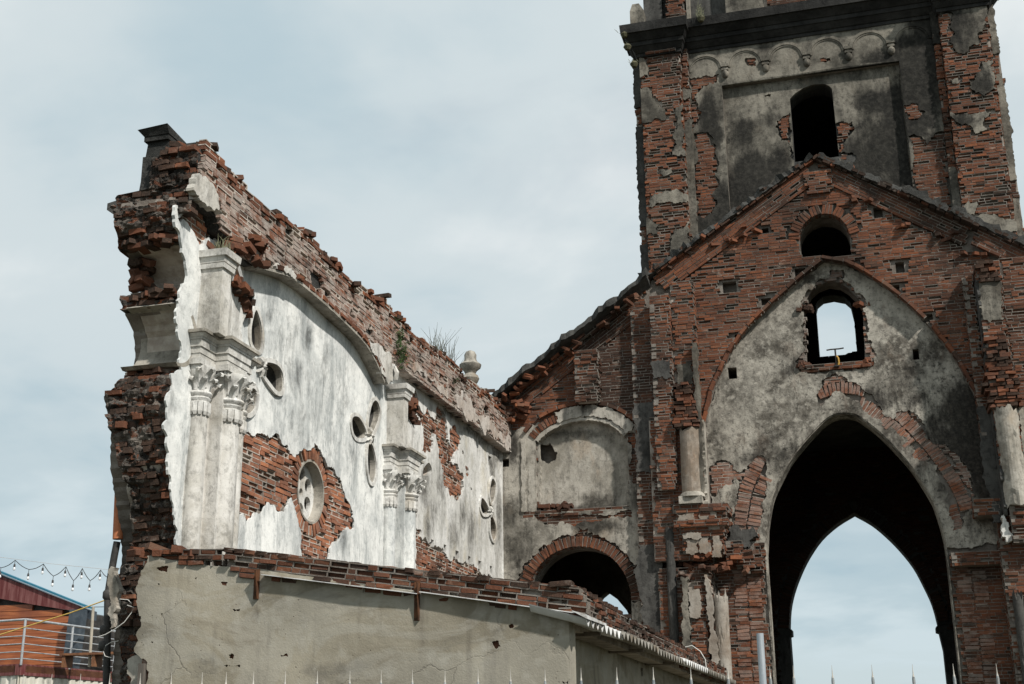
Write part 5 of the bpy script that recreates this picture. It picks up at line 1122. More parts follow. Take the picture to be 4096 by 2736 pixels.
# ---- engaged pier clusters
zl = lambda y: uvX(-6.55, 'z1', [(485, y)])[0][1]
ZT, ZA, ZAB, ZR, ZC = zl(830), zl(1062), zl(1112), zl(1345), zl(1505)
def cluster(yc, name, mat, flip=False):
    pier = lambda o: [(yc - .55 - o, 0), (yc - .55 - o, .10 + o), (yc - .22 - o, .10 + o), (yc - .22 - o, .25 + o), (yc + .22 + o, .25 + o), (yc + .22 + o, .10 + o), (yc + .55 + o, .10 + o), (yc + .55 + o, 0)]
    ring = lambda o, z: [(WX + d, y, z) for y, d in pier(o)]
    MB().loft([ring(-.035, 1.0), ring(-.035, ZAB)]).build('pier_body', mat, NAV)
    dz = ZT - ZA
    lv = [(ZAB, ZA, .055, .06), (ZA, ZA + dz*.20, .015, .02), (ZA + dz*.20, ZA + dz*.43, .028, .03), (ZA + dz*.43, ZA + dz*.68, .045, .05), (ZA + dz*.68, ZA + dz*.76, .06, .06), (ZA + dz*.76, ZA + dz*.88, .065, .095), (ZA + dz*.88, ZT, .12, .12)]
    for i, (z0, z1, o0, o1) in enumerate(lv):
        eo = MB().loft([ring(o0, z0 + .002), ring(o1, z1)]).build('entablature' if i else 'abacus', M['pier'] if i < 6 else M['weathered'], NAV)
        if i == 0: ab = eo
    # dentils below the abacus
    for k in range(15):
        y = yc - .22 + .44*k/14; MB().box(WX + .22, WX + .285, y - .011, y + .011, ZAB - .045, ZAB).build('dentil', M['pier'], ab)
    for k in range(5):
        x = WX + .1 + .16*k/4
        MB().box(x - .011, x + .011, yc - .255, yc - .2, ZAB - .045, ZAB).build('dentil', M['pier'], ab)
    for cy, cx, r in ((yc, WX + .19, .135), (yc - .42, WX + .06, .105), (yc + .42, WX + .06, .105)):
        MB().lathe(cx, cy, [(r*1.02, 1.0), (r*1.01, 3.0), (r*.97, ZC)], 26).build('column_shaft', mat, NAV, True)
        cap = MB().lathe(cx, cy, [(r*.97, ZC - .01), (r*1.14, ZC + .01), (r*1.14, ZR - .085), (r*1.05, ZR - .08), (r*1.18, ZR - .06), (r*1.22, ZR - .045), (r*1.06, ZR - .03), (r*1.22, ZR - .015), (r*1.3, ZR + .008), (r*1.22, ZR + .03), (r*.95, ZR + .035),
                            (r*.92, ZR + .12), (r*1.1, ZAB - .12), (r*1.5, ZAB - .045), (r*1.5, ZAB)], 26).build('capital', M['pier'], NAV, True)
        for k in range(14):                                         # collar of rounded leaves
            t = 2*math.pi*k/14; R_ = r*1.15; w = r*.24; c_, s_ = math.cos(t), math.sin(t)
            o = lambda a, b, rr: (cx + rr*c_ - a*s_, cy + rr*s_ + a*c_, b)
            MB().loft([[o(-w*.6, ZC - .025, R_), o(w*.6, ZC - .025, R_), o(w*.6, ZC - .025, R_ - .03), o(-w*.6, ZC - .025, R_ - .03)], [o(-w, ZC + .01, R_ + .012), o(w, ZC + .01, R_ + .012), o(w, ZC + .01, R_ - .03), o(-w, ZC + .01, R_ - .03)], [o(-w, ZR - .095, R_ + .01), o(w, ZR - .095, R_ + .01), o(w, ZR - .095, R_ - .03), o(-w, ZR - .095, R_ - .03)]]).build('collar_leaf', M['pier'], cap)
        H_ = ZAB - ZR - .06
        for row, (nk, h0, h1, out) in enumerate(((8, 0.0, .55, .055), (8, .12, .95, .085))):   # two rows of curled leaves
            for k in range(nk):
                t = 2*math.pi*(k + .5*row)/nk; c_, s_ = math.cos(t), math.sin(t); rings = []
                for f, w, rr, dz_ in ((0, .030, r*.98, 0), (.35, .042, r*1.06, 0), (.7, .040, r*1.18 + out*.35, 0), (.92, .030, r*1.3 + out, 0), (1.0, .018, r*1.35 + out*1.15, -.03), (.9, .010, r*1.3 + out*1.1, -.035)):
                    zz = ZR + .04 + H_*(h0 + (h1 - h0)*f) + dz_; o = lambda a, q: (cx + q*c_ - a*s_, cy + q*s_ + a*c_, zz)
                    rings.append([o(-w, rr - .012), o(0, rr + .014), o(w, rr - .012), o(0, rr - .02)])
                MB().loft(rings).build('capital_leaf', M['pier'], cap, True)
    # block above: impost pier with its own cap and the springing of the lost vault
    zc0, zc1 = uvX(-6.6, 'z1', [(400, 245)])[0][1], uvX(-6.55, 'z1', [(435, 92)])[0][1]
    bp_ = lambda o: [(yc - .5 - o, 0), (yc - .5 - o, .29 + o), (yc - .30 + o, .29 + o), (yc - .22 + o, .21 + o), (yc + .32, .03 + o), (yc + .32, 0)]
    br = lambda o, z: [(WX + d, y, z) for y, d in bp_(o)]
    MB().loft([br(0, ZT - .01), br(0, zc0)]).build('impost_pier', M['weathered_pier'] if 'weathered_pier' in M else mat, NAV)
    h_ = zc1 - zc0
    for z0, z1, o in ((zc0, zc0 + h_*.25, .025), (zc0 + h_*.25, zc0 + h_*.3, .015), (zc0 + h_*.3, zc0 + h_*.62, .035), (zc0 + h_*.62, zc1, .07)): MB().loft([br(o, z0), br(o + .008, z1)]).build('impost_cap', M['pier'], NAV)
    # brick remains of the vault rib
    a = np.array([yc + .0, zc1 - .12]); b = np.array([yc + .42, zc0 - .12])
    for k in range(13):
        f = k/12; p = a + (b - a)*f
        for j in range(2): mn.loose((WX + .16 - .1*f + random.uniform(-.05, .05), p[0] + .1*j + random.uniform(-.05, .05), p[1] + random.uniform(-.05, .05)), (.085, .055, .04), .2, None, random.uniform(.3, .8) if random.random() < .8 else .99)
    slab_obj('springer_plaster', M['pier'], NAV, FX(WX + .04), [rag([(yc - .1, ZT), (yc + .42, ZT), (yc + .5, ZT + .55), (yc + .25, ZT + .6), (yc + .1, ZT + .95), (yc - .15, ZT + .95)], .02, .07, int(yc))], [], n0=-.08, n1=.06)
cluster(12.43, 'near', M['weathered_pier']); cluster(18.15, 'far', M['white'])
MB().tube([(WX + .22, 17.45, 6.93), (WX + .25, 17.42, 7.02), (WX + .2, 17.4, 7.12), (WX + .12, 17.42, 7.16), (WX + .1, 17.46, 7.1)], [.05, .05, .045, .04, .03], 8).build('scroll_stub', M['pier'], NAV, True)
# turned finial on the wall top
fy = 22.87
fin = MB().lathe(-7.2, fy, [(.26, 7.9), (.26, 8.12), (.24, 8.2), (.17, 8.3), (.12, 8.36), (.15, 8.4), (.175, 8.46), (.15, 8.52), (.10, 8.56), (.13, 8.62), (.2, 8.68), (.215, 8.74), (.14, 8.8), (.115, 8.86), (.12, 8.94), (.09, 9.0), (.03, 9.03)], 22).build('finial', M['aisle'], NAV, True)
MB().box(-7.5, -6.95, fy - .3, fy + .45, 7.8, 8.14).build('finial_base', M['moss'], NAV)
mn.finish(NAV, M['brick'], M['mortar_pale'], 150, 3); mo.finish(NAV, M['brick_orange'], M['mortar_pale'], 150, 5); ml.finish(NAV, M['brick_limed'], M['mortar_pale'], 0, 8)

# ================================================================== cement-rendered lean-to in front of the nave wall
SHD = thing('lean_to_shed', 'grey cement rendered shed with bare brick parapet and corrugated eave below the white wall', 'shed')
ms = Masonry()
YS = 11.4; S0 = FY(YS)
def px3Z(Z, reg, pts):
    out = []
    for x, y in src(reg, pts):
        d = ray(x, y); p = CAM + d*((Z - CAM[2])/d[2]); out.append((p[0], p[1], Z))
    return out
s_left = uvY(YS, 'r2', [(242, 1700), (240, 1568), (245, 1465), (196, 1430), (195, 1350), (214, 1300), (216, 1250), (200, 1170), (206, 1100), (230, 1030), (245, 966)])
s_top = uvY(YS, 'r2', [(290, 968), (350, 985), (450, 998), (540, 1012)]) + uvY(YS, 'p', [(585, 1302), (800, 1334), (1100, 1373), (1316, 1400)])
XR = -2.665
front = [(s_left[0][0], 0)] + rag(s_left, .02, .06, 601, closed=False) + s_top[:-1] + [(XR, s_top[-1][1]), (XR, 0)]
chips = [rag([(a, b) for a, b in uvY(YS, 'r2', q)], .012, .03, 610 + i) for i, q in enumerate([
    [(290, 1025), (345, 1015), (340, 1042), (310, 1040)], [(585, 1092), (620, 1090), (612, 1106)], [(645, 1216), (680, 1214), (678, 1226), (650, 1228)], [(605, 1478), (650, 1484), (682, 1478), (680, 1490), (620, 1490)], [(866, 1430), (900, 1428), (900, 1442), (868, 1440)],
    [(296, 1096), (306, 1100), (300, 1112)], [(460, 1066), (474, 1066), (466, 1080)], [(308, 1232), (322, 1236), (316, 1252)], [(630, 1430), (655, 1432), (650, 1450), (632, 1450)], [(224, 1378), (230, 1384), (224, 1388)], [(262, 1368), (272, 1372), (266, 1388)]])]
chips += [rag(uvY(YS, 'r4', q), .012, .03, 630 + i) for i, q in enumerate([[(85, 1355), (120, 1350), (130, 1380), (95, 1385)], [(170, 1270), (195, 1268), (192, 1284), (175, 1286)], [(440, 1556), (495, 1545), (495, 1568), (450, 1568)]])]
bl_s = [(x, y, rx, ry, s_) for (x, y), rx, ry, s_ in zip(src('r2', [(745, 1190), (760, 1230), (300, 990), (420, 1010), (600, 1410), (500, 1000)]) + src('r4', [(150, 1330), (0, 1250), (480, 1400), (470, 1290), (100, 1366)]), [10, 8, 40, 60, 90, 60, 14, 60, 10, 14, 20], [60, 80, 14, 12, 20, 10, 50, 20, 120, 30, 20], [.8, .6, .6, .55, .35, .5, .6, .3, .5, .6, .7])]
slab_obj('front_wall', M['cement'], SHD, S0, [front], chips, n0=-.03, n1=0, grid=.12, dark=bl_s, wob=.012)
MB().box(s_left[4][0] + .06, XR - .02, YS + .031, YS + .22, 0, 2.66).build('wall_core', M['brick'], SHD)
slab_obj('wall_core', M['brick'], SHD, FY(YS + .031), [[(s_left[-1][0] + .05, 2.6), (XR - .02, 2.6), (XR - .02, 2.72), (-6.5, 3.36), (s_left[-1][0] + .05, 3.44)]], [], n0=-.19, n1=0)
# side wall under the corrugated eave
XS = -2.95
slab_obj('wall_end', M['cement'], SHD, FX(XR - .001), [rect(YS + .002, 0, YS + .24, 2.74)], [], n0=-.02, n1=0)
side = [(YS + .2, 0), (23.4, 0), (23.4, 2.80), (YS + .2, 2.80)]
sch = [rag([(a, b) for a, b in uvX(XS, 'r4', q)], .012, .04, 640 + i) for i, q in enumerate([[(812, 1412), (828, 1412), (828, 1465), (815, 1462)], [(838, 1488), (850, 1490), (850, 1538), (840, 1530)]])]
slab_obj('side_wall', M['cement'], SHD, FX(XS), [side], sch, n0=-.03, n1=0, grid=.25, dark=[(2500, 2600, 60, 60, .5), (2650, 2680, 50, 50, .5), (2350, 2560, 40, 80, .4)], wob=.012)
MB().box(XS - .22, XS - .031, YS + .23, 23.4, 0, 2.74).build('wall_core', M['brick'], SHD)
# bare brick parapet, three tilted courses on the front, the same along the side
a_, b_ = np.array([-6.10, 3.30]), np.array([-2.50, 2.76]); d_ = b_ - a_; L_ = float(np.hypot(*d_)); fr = S0.turned(a_[0], a_[1], math.atan2(d_[1], d_[0]))
kw = dict(course=.051, length=.19, miss=.05, worn=.25, proud=.01, rub=.015, depth=.11, tone=(0, 1.1))
ms.field(fr, [rect(0, -.05, L_, .20)], seed=650, **kw)
fr2 = S0.turned(-7.1, 3.44, -.04); ms.field(fr2, [rect(0, -.05, 1.0, .085)], seed=651, **{**kw, 'rub': .02, 'miss': .12})
ms.field(FX(-2.64), [[(YS - .0, 2.72), (23.2, 2.66), (23.2, 2.88), (17, 2.92), (14, 2.96), (YS, 3.0)]], seed=652, **{**kw, 'rub': .012})
mb = MB(); mb.loft([[tuple(fr.pt(0, -.08, -.05)), tuple(fr.pt(L_ - .08, -.08, -.05)), tuple(fr.pt(L_ - .08, .175, -.05)), tuple(fr.pt(0, .175, -.05))], [tuple(fr.pt(0, -.08, -.24)), tuple(fr.pt(L_ - .08, -.08, -.24)), tuple(fr.pt(L_ - .08, .175, -.24)), tuple(fr.pt(0, .175, -.24))]]); mb.build('parapet_core', M['mortar'], SHD)
slab_obj('parapet_core', M['mortar'], SHD, FX(-2.71), [[(YS + .06, 2.66), (23.2, 2.62), (23.2, 2.84), (17, 2.88), (14, 2.92), (YS + .06, 2.96)]], [], n0=-.2, n1=0)
g = np.random.default_rng(66)
for t in np.arange(0, L_, .12):                                     # mortar-capped loose top course
    p = fr.pt(t, .20, -.11 + g.normal(0, .015)); ax = np.stack([fr.U, fr.V, fr.N]) + g.normal(0, .03, (3, 3))
    if g.random() < .8: ms.brick(p, ax, (.054, .022, .10), .995 if g.random() < .7 else g.random())
for y in np.arange(YS, 23.2, .12):
    z = float(np.interp(y, [YS, 14, 17, 23.2], [3.0, 2.96, 2.92, 2.88]))
    if g.random() < .75: ms.brick(np.array([-2.74 + g.normal(0, .01), y, z + .03]), np.stack([[0, 1, 0], [0, 0, 1], [1, 0, 0]]) + g.normal(0, .03, (3, 3)), (.054, .022, .1), .995 if g.random() < .6 else g.random())
for i in range(10): ms.loose((random.uniform(-7.1, -6.2), YS + random.uniform(0, .15), 3.50 + random.uniform(-.03, .05)), (.1, .05, .035), .15)
ms.finish(SHD, M['brick_dark'], M['rubble'], 300, 4)
# corrugated eave along the side
zinc = m_simple('zinc_sheet', (.42, .42, .41), (.60, .60, .59), 3, .7, .0, .3, .1, rust=(.24, .20, .16)); old_zinc = m_simple('old_zinc_underside', (.13, .12, .10), (.26, .245, .215), 4, .7, .2, .3, .1, rust=(.13, .10, .07))
def corrugated(name, y0, y1, x0, z0, x1, z1, mat, pitch=.2, amp=.036, th=.009):
    n = int((y1 - y0)/pitch*8); V, Fc = [], []
    for i in range(n + 1):
        y = y0 + (y1 - y0)*i/n; w = amp*math.sin(2*math.pi*y/pitch)
        V += [(x0, y, z0 + w), (x1, y, z1 + w), (x1, y, z1 + w - th), (x0, y, z0 + w - th)]
    for i in range(n):
        a = 4*i
        for j in range(4): Fc.append((a + j, a + (j + 1) % 4, a + 4 + (j + 1) % 4, a + 4 + j))
    return link(name, mesh_from(V, Fc, name), mat, SHD)
ys_ = [11.28, 12.9, 15.0, 17.2, 19.5, 21.5, 23.3]
for i in range(6): corrugated('corrugated_sheet', ys_[i], ys_[i + 1] + .05, -3.0, 2.83 + .008*(i % 2), -2.48 + .015*math.sin(i*2.1), 2.685 + .008*(i % 2), zinc if i in (0, 3) else old_zinc)
MB().add([(-2.47, 11.24, 2.735), (-2.47, 12.1, 2.73), (-2.60, 12.1, 2.775), (-2.60, 11.24, 2.775), (-2.47, 11.24, 2.70), (-2.47, 12.1, 2.71), (-2.60, 12.1, 2.77), (-2.60, 11.24, 2.77)], [(0, 1, 2, 3), (7, 6, 5, 4), (0, 4, 5, 1), (1, 5, 6, 2), (2, 6, 7, 3), (3, 7, 4, 0)]).build('eave_flashing', zinc, SHD)
for y in np.arange(12.2, 23, 2.3): MB().box(-2.94, -2.55, y - .02, y + .02, 2.63, 2.67).build('eave_batten', m_simple('eave_timber', (.10, .08, .06), (.17, .14, .11), 8, .9) if 'eave_timber' not in bpy.data.materials else bpy.data.materials['eave_timber'], SHD)
# tilted sheet flashing over the front wall
def strip(name, x0, z0, x1, z1, out, drop, mat):
    V = [(x0, YS - .002, z0), (x1, YS - .002, z1), (x1, YS - out, z1 - drop), (x0, YS - out, z0 - drop)]; V += [(a, b, c - .006) for a, b, c in V]
    MB().add(V, [(0, 1, 2, 3), (7, 6, 5, 4), (0, 4, 5, 1), (1, 5, 6, 2), (2, 6, 7, 3), (3, 7, 4, 0)]).build(name, mat, SHD)
(fx0, fz0), (fx1, fz1), (fx2, fz2), (fx3, fz3) = uvY(YS - .09, 'p', [(598, 1319), (955, 1363), (965, 1362), (1312, 1410)])
strip('front_flashing', fx0, fz0 + .02, fx1, fz1 + .02, .09, .008, zinc); strip('front_flashing', fx2 - .02, fz2 + .034, fx3 + .02, fz3 + .03, .09, .008, zinc)
# rusty angle-iron brackets
rust = m_simple('rusted_iron', (.055, .028, .016), (.13, .055, .025), 12, .85, .2, .3, .3)
for (x, yt, yb) in ((585, 1308, 1372), (953, 1336, 1422)):
    (bx, bz1), (_, bz0) = uvY(YS - .05, 'p', [(x, yt), (x, yb)])
    mb = MB(); mb.box(bx - .028, bx + .028, YS - .012, YS - .001, bz0, bz1 + .02); mb.add([(bx + .022, YS - .012, bz0), (bx + .022, YS - .012, bz1), (bx + .022, YS - .10, bz1), (bx + .022, YS - .09, bz1 - .03), (bx + .022, YS - .04, bz0)] + [(bx + .029, YS - .012, bz0), (bx + .029, YS - .012, bz1), (bx + .029, YS - .10, bz1), (bx + .029, YS - .09, bz1 - .03), (bx + .029, YS - .04, bz0)],
        [(0, 1, 2, 3, 4), (9, 8, 7, 6, 5), (0, 5, 6, 1), (1, 6, 7, 2), (2, 7, 8, 3), (3, 8, 9, 4), (4, 9, 5, 0)])
    mb.build('bracket', rust, SHD)
slab_obj('corner_plaster', M['weathered'], SHD, FY(11.56), [rag(uvY(11.56, 'r2', [(64, 1030), (95, 1020), (104, 1090), (100, 1190), (84, 1240), (92, 1300), (70, 1310), (74, 1200), (66, 1120)]), .015, .04, 662)], [], n0=-.08, n1=0)
# flaking plaster and a timber end beside the wall's foot
slab_obj('corner_plaster', M['weathered'], SHD, FY(11.5), [rag(uvY(11.5, 'r2', [(165, 1445), (205, 1432), (243, 1462), (236, 1568), (230, 1640), (165, 1640), (150, 1520)]), .02, .05, 661)], [], n0=-.1, n1=0)
MB().box(*[uvY(11.38, 'r2', [(207, 1500)])[0][0], uvY(11.38, 'r2', [(232, 1500)])[0][0]], 11.36, 11.42, 0, uvY(11.38, 'r2', [(220, 1472)])[0][1]).build('timber_post', m_simple('grey_timber', (.07, .06, .05), (.13, .115, .10), 9, .9, vec=(6, 6, .5)), SHD)

# ================================================================== downpipe at the wall's outer edge
terra = m_simple('terracotta_pipe', (.36, .11, .045), (.47, .17, .075), 7, .75, bump=.2); near_black = m_simple('black_pipe', (.018, .017, .016), (.05, .046, .042), 8, .7, bump=.3)
DP = thing('downpipe', 'old terracotta and black downpipe on the outer edge of the broken wall end', 'pipe')
def pX(reg, p, Y=11.95): return uvY(Y, reg, [p])[0]
(xa, za), (xb, zb_) = pX('r2', (118, 655)), pX('r2', (108, 888))
MB().tube([(xa, 11.95, za + .02), (xb, 11.95, zb_)], .056, 14).build('clay_section', terra, DP, True)
MB().lathe(xa, 11.95, [(.06, za - .02), (.072, za), (.072, za + .06), (.058, za + .07)], 14).build('collar', near_black, DP, True)
MB().tube([(xa + .02, 11.95, za + .05), (xa + .04, 11.97, 5.0), (xa + .0, 11.97, 5.15)], .045, 12).build('upper_section', near_black, DP, True)
pts = [pX('r2', q) for q in [(104, 900), (92, 960), (76, 1050), (60, 1150), (58, 1330), (54, 1568)]] ; pts.append((pts[-1][0], 0.0))
MB().tube([(x, 11.95, z) for x, z in pts], .037, 12).build('lower_section', near_black, DP, True)
for q in [(62, 1150), (48, 1315), (42, 1390)]:
    x, z = pX('r2', q); MB().lathe(x, 11.95, [(.04, z - .05), (.056, z - .03), (.056, z + .03), (.04, z + .05)], 12).build('collar', near_black, DP, True)
# ================================================================== timber-clad terrace house at the left
def on(Y, reg, *pts): return [(x, Y, z) for x, z in uvY(Y, reg, pts)]
HS = thing('terrace_house', 'orange timber clad house with blue edged roof and raised terrace at the left', 'house')
t = NT('orange_cladding'); w_ = t.noise(1.2, 6, .6, .2, t.scaled((1, 1, 12))); c_ = t.mix(t.step(w_, .35, .65), (.24, .070, .026), (.37, .125, .046)); w2 = t.noise(.8, 3, .5); c_ = t.mix(t.step(w2, .45, .6, 0, .6), c_, (.13, .04, .024))
M['clad'] = t.done(c_, .45, None, .45)
maroon = m_simple('maroon_sheet', (.10, .022, .022), (.20, .085, .08), 5, .7, 0, .3, .1, (2.5, 2.5, .25)); blue = m_simple('blue_roof_trim', (.02, .13, .20), (.03, .17, .25), 6, .5); steel = m_simple('grey_steel', (.05, .065, .08), (.09, .11, .13), 6, .5, .3); cream = m_simple('cream_sheet', (.50, .48, .41), (.62, .61, .54), 3, .6, 0, .3, .1, (1.5, 1.5, .3)); wood = m_simple('brown_timber', (.12, .05, .025), (.22, .10, .045), 6, .7); rail_m = m_simple('galvanised_rail', (.42, .43, .44), (.58, .59, .60), 8, .4, .6)
HY = 29.0; FH = FY(HY)
H_ = lambda *pts: uvY(HY, 'r8', pts)
edge_r = H_((668, 950), (648, 1050), (605, 1380)); zl_, zr_ = H_((0, 1420))[0][1], H_((600, 1420))[0][1]
xw0 = -27.0; zfl = min(zl_, zr_) - .1
wall_top = lambda x: float(np.interp(x, [xw0, H_((0, 840))[0][0], edge_r[0][0]], [H_((0, 840))[0][1] + 1.0, H_((0, 840))[0][1], edge_r[0][1]]))
# boards, one by one
hb = .17; z = zfl; k = 0
while z < wall_top(xw0) - .02:
    zt = z + hb - .012; xr = float(np.interp(z + hb/2, [edge_r[2][1], edge_r[1][1], edge_r[0][1]], [edge_r[2][0], edge_r[1][0], edge_r[0][0]]))
    xr_top = xr
    while xr_top > xw0 and wall_top(xr_top) < zt: xr_top -= .15
    if xr_top > xw0 + .5: MB().box(xw0, xr_top, HY - .02 - .004*(k % 3), HY + .05, z, zt).build('cladding_board', M['clad'], HS)
    z += hb; k += 1
slab_obj('house_core', near_black, HS, FY(HY + .06), [[(xw0, zfl), (edge_r[2][0] - .1, zfl), (edge_r[0][0] - .1, edge_r[0][1]), (xw0, wall_top(xw0))]], [], n0=-4, n1=0)
fa = H_((0, 645), (420, 800), (700, 908)); fb = H_((680, 952), (350, 902), (0, 840)); slope = (fa[0][1] - fa[1][1])/(fa[1][0] - fa[0][0])
fx = [(xw0, fa[0][1] + slope*(fa[0][0] - xw0))] + fa + fb + [(xw0, fb[-1][1] + slope*.8*(fb[-1][0] - xw0))]
slab_obj('gable_fascia', maroon, HS, FH, [fx], [], n0=.05, n1=.09)
ra = H_((0, 598), (750, 898), (792, 912)); ra = [(xw0, ra[0][1] + slope*(ra[0][0] - xw0))] + ra
slab_obj('roof_edge', blue, HS, FH, [ra + [(x, z - .05) for x, z in ra[::-1]]], [], n0=.02, n1=.16)
slab_obj('roof_beam', steel, HS, FH, [[(x, z - .1) for x, z in ra] + [(x, z - .32) for x, z in ra[::-1]]], [], n0=-.2, n1=.04)
(px_a, pz_a), (px_b, pz_b) = H_((662, 945), (648, 1400)); MB().loft([[(px_b - .17, HY - .35, zfl), (px_b + .17, HY - .35, zfl), (px_b + .17, HY - .1, zfl), (px_b - .17, HY - .1, zfl)], [(px_a - .0, HY - .35, pz_a), (px_a + .36, HY - .35, pz_a), (px_a + .36, HY - .1, pz_a), (px_a, HY - .1, pz_a)]]).build('corner_post', steel, HS)
# terrace: slab edge, corrugated skirt, railing that turns a corner
ZD = zfl + .02
cz = px3Z(ZD, 'r8', [(0, 1425), (190, 1385), (866, 1465)])
ctr = np.array(px3Z(ZD, 'r8', [(180, 1388)])[0]); lft_ = np.array(px3Z(ZD, 'r8', [(0, 1400)])[0]); rgt_ = np.array(px3Z(ZD, 'r8', [(860, 1448)])[0])
rgt_ = ctr + (rgt_ - ctr)/np.linalg.norm(rgt_ - ctr)*7.0; lft_ = ctr + np.array([-6.0, 1.2, 0])
def edge_boxes(a, b, z0, z1, th, name, mat):
    d = (b - a)/np.linalg.norm(b - a); n = np.array([d[1], -d[0], 0])*th
    V = [a, b, b - n, a - n]; MB().loft([[(*v[:2], z0) for v in V], [(*v[:2], z1) for v in V]]).build(name, mat, HS)
for a, b in ((lft_, ctr), (ctr, rgt_)): edge_boxes(a, b, ZD - .27, ZD - .02, .15, 'deck_edge', maroon)
MB().loft([[(*v[:2], zz) for v in (lft_, ctr, rgt_, rgt_ + np.array([-2, 6, 0]), lft_ + np.array([0, 6, 0]))] for zz in (ZD - .2, ZD - .05)]).build('deck', wood, HS)
def skirt(a, b, z0, z1):
    L = float(np.linalg.norm(b - a)); d = (b - a)/L; n = np.array([d[1], -d[0], 0]); V, Fc = [], []; N = int(L/.05)
    for i in range(N + 1):
        o = .03 if (i//2) % 3 else 0; p = a + d*(L*i/N) - n*(.05 - o); V += [(p[0], p[1], z0), (p[0], p[1], z1)]
    for i in range(N): Fc.append((2*i, 2*i + 2, 2*i + 3, 2*i + 1))
    link('skirt_sheet', mesh_from(V, Fc), cream, HS)
skirt(lft_, ctr, 0, ZD - .27); skirt(ctr, rgt_, 0, ZD - .27)
RH = .98
for a, b, n in ((ctr, lft_, 3), (ctr, rgt_, 4)):
    for k in range(n + 1):
        p = a + (b - a)*k/n
        if k == 0 and b is rgt_: continue
        MB().tube([(p[0], p[1], ZD - .05), (p[0], p[1], ZD + RH)], .03, 10).build('rail_post', rail_m, HS, True)
    for f, r in ((1.0, .03), (.8, .014), (.62, .014), (.44, .014), (.26, .014), (.1, .014)): MB().tube([(a[0], a[1], ZD + RH*f), (b[0], b[1], ZD + RH*f)], r, 8).build('rail', rail_m, HS, True)
HS_z = ZD
# benches and a chair on the terrace
TB = thing('terrace_table', 'low brown timber table behind the terrace railing', 'table')
bxp = ctr + (rgt_ - ctr)*.62 + np.array([-.5, .9, 0]); mb = MB().box(bxp[0] - 1.0, bxp[0] + 1.0, bxp[1] - .4, bxp[1] + .4, ZD + .36, ZD + .42).build('table_top', wood, TB)
for sx_ in (-.9, .9):
    for sy_ in (-.32, .32): MB().box(bxp[0] + sx_ - .04, bxp[0] + sx_ + .04, bxp[1] + sy_ - .04, bxp[1] + sy_ + .04, ZD - .05, ZD + .36).build('leg', wood, TB)
BN = thing('terrace_bench', 'long dark timber bench along the orange wall behind the railing', 'bench')
bb = ctr + np.array([1.6, 1.2, 0]); MB().box(bb[0] - 1.3, bb[0] + 1.3, bb[1] - .2, bb[1] + .2, ZD + .22, ZD + .27).build('seat', wood, BN)
for sx_ in (-1.2, -.4, .4, 1.2): MB().box(bb[0] + sx_ - .04, bb[0] + sx_ + .04, bb[1] - .17, bb[1] + .17, ZD - .05, ZD + .22).build('leg', wood, BN)
# thin mast beside the house
(mx, mz1), (mx2, mz0) = uvY(27.5, 'r8', [(795, 908), (762, 1400)]); MS_ = MB().tube([(mx2, 27.5, ZD - .05), ((mx + mx2)/2, 27.5, (mz1 + ZD)/2), (mx, 27.5, mz1)], .035, 8).build('mast', m_simple('bleached_pole', (.30, .27, .22), (.42, .38, .31), 7, .8), None, True); tag(MS_, 'thin pale pole standing right of the house corner', 'pole')
# ================================================================== string lights
SL = thing('string_lights', 'string of bare bulbs zigzagging on a wire above the house roof', 'lights')
blk = m_simple('black_cable', (.012, .012, .012), (.03, .03, .03), 10, .5)
t = NT('frosted_bulb'); t.b.inputs['Transmission Weight'].default_value = .25; M['bulb'] = t.done((.80, .82, .83), .25, None, .6)
LY = 26.0
hi = [(8, 578), (130, 513), (247, 592), (370, 545), (455, 648), (562, 568), (627, 687), (702, 582), (768, 687), (858, 595), (920, 660)]
def sag(a, b, up_a): 
    a, b = np.array(a), np.array(b); return [tuple(a + (b - a)*t + np.array([0, (12 if up_a else 12)*math.sin(math.pi*t)*(1 if up_a else 1)])) for t in (0, .25, .5, .75)]
pth = [(-120, 520)]
for a, b in zip(hi, hi[1:]): pth += sag(a, b, True)
pth.append(hi[-1]); pth += [(960, 640)]
MB().tube(on(LY, 'r8', *pth), .0085, 6).build('cable', blk, SL, True)
MB().tube(on(LY, 'r8', (-150, 470), (0, 487), (450, 545), (920, 592), (1000, 600)), .004, 5).build('carrier_wire', m_simple('pale_wire', (.45, .40, .36), (.5, .46, .42), 5, .6), SL, True)
for q in hi[:-1]:
    x, z = uvY(LY, 'r8', [q])[0]
    dc = MB().tube([(x, LY, z), (x - .005, LY, z - .09)], .006, 6).build('drop_cable', blk, SL); MB().lathe(x - .005, LY, [(.012, z - .085), (.022, z - .10), (.024, z - .155), (.018, z - .16)], 10).build('socket', blk, dc, True)
    MB().lathe(x - .005, LY, [(.016, z - .158), (.022, z - .17), (.030, z - .20), (.028, z - .222), (.012, z - .236)], 12).build('bulb', M['bulb'], dc, True)
def wire(name, label, pts, r, mat): return tag(MB().tube(pts, r, 6).build(name, mat, None, True), label, 'cable')
yel = m_simple('yellow_rope', (.55, .36, .08), (.62, .43, .13), 12, .8); wht = m_simple('white_wire', (.5, .49, .46), (.6, .58, .54), 8, .6)
wire('yellow_rope', 'yellow rope stretched from the house railing up to the broken wall', on(20.0, 'r8', (-60, 1165), (0, 1148), (300, 1055), (600, 962), (900, 852), (960, 830)), .011, yel)
wire('grey_wire', 'thin grey wire running right from the thin pale pole', on(27.5, 'r8', (790, 912), (900, 910), (1000, 908)), .008, blk)
wire('loose_wire', 'loose pale wire curling down the foot of the broken wall end', on(11.45, 'r8', (1020, 845), (1090, 850), (1120, 880), (1080, 895), (1140, 915), (1120, 960), (1060, 1040), (980, 1100), (900, 1145), (825, 1170)), .0045, wht)
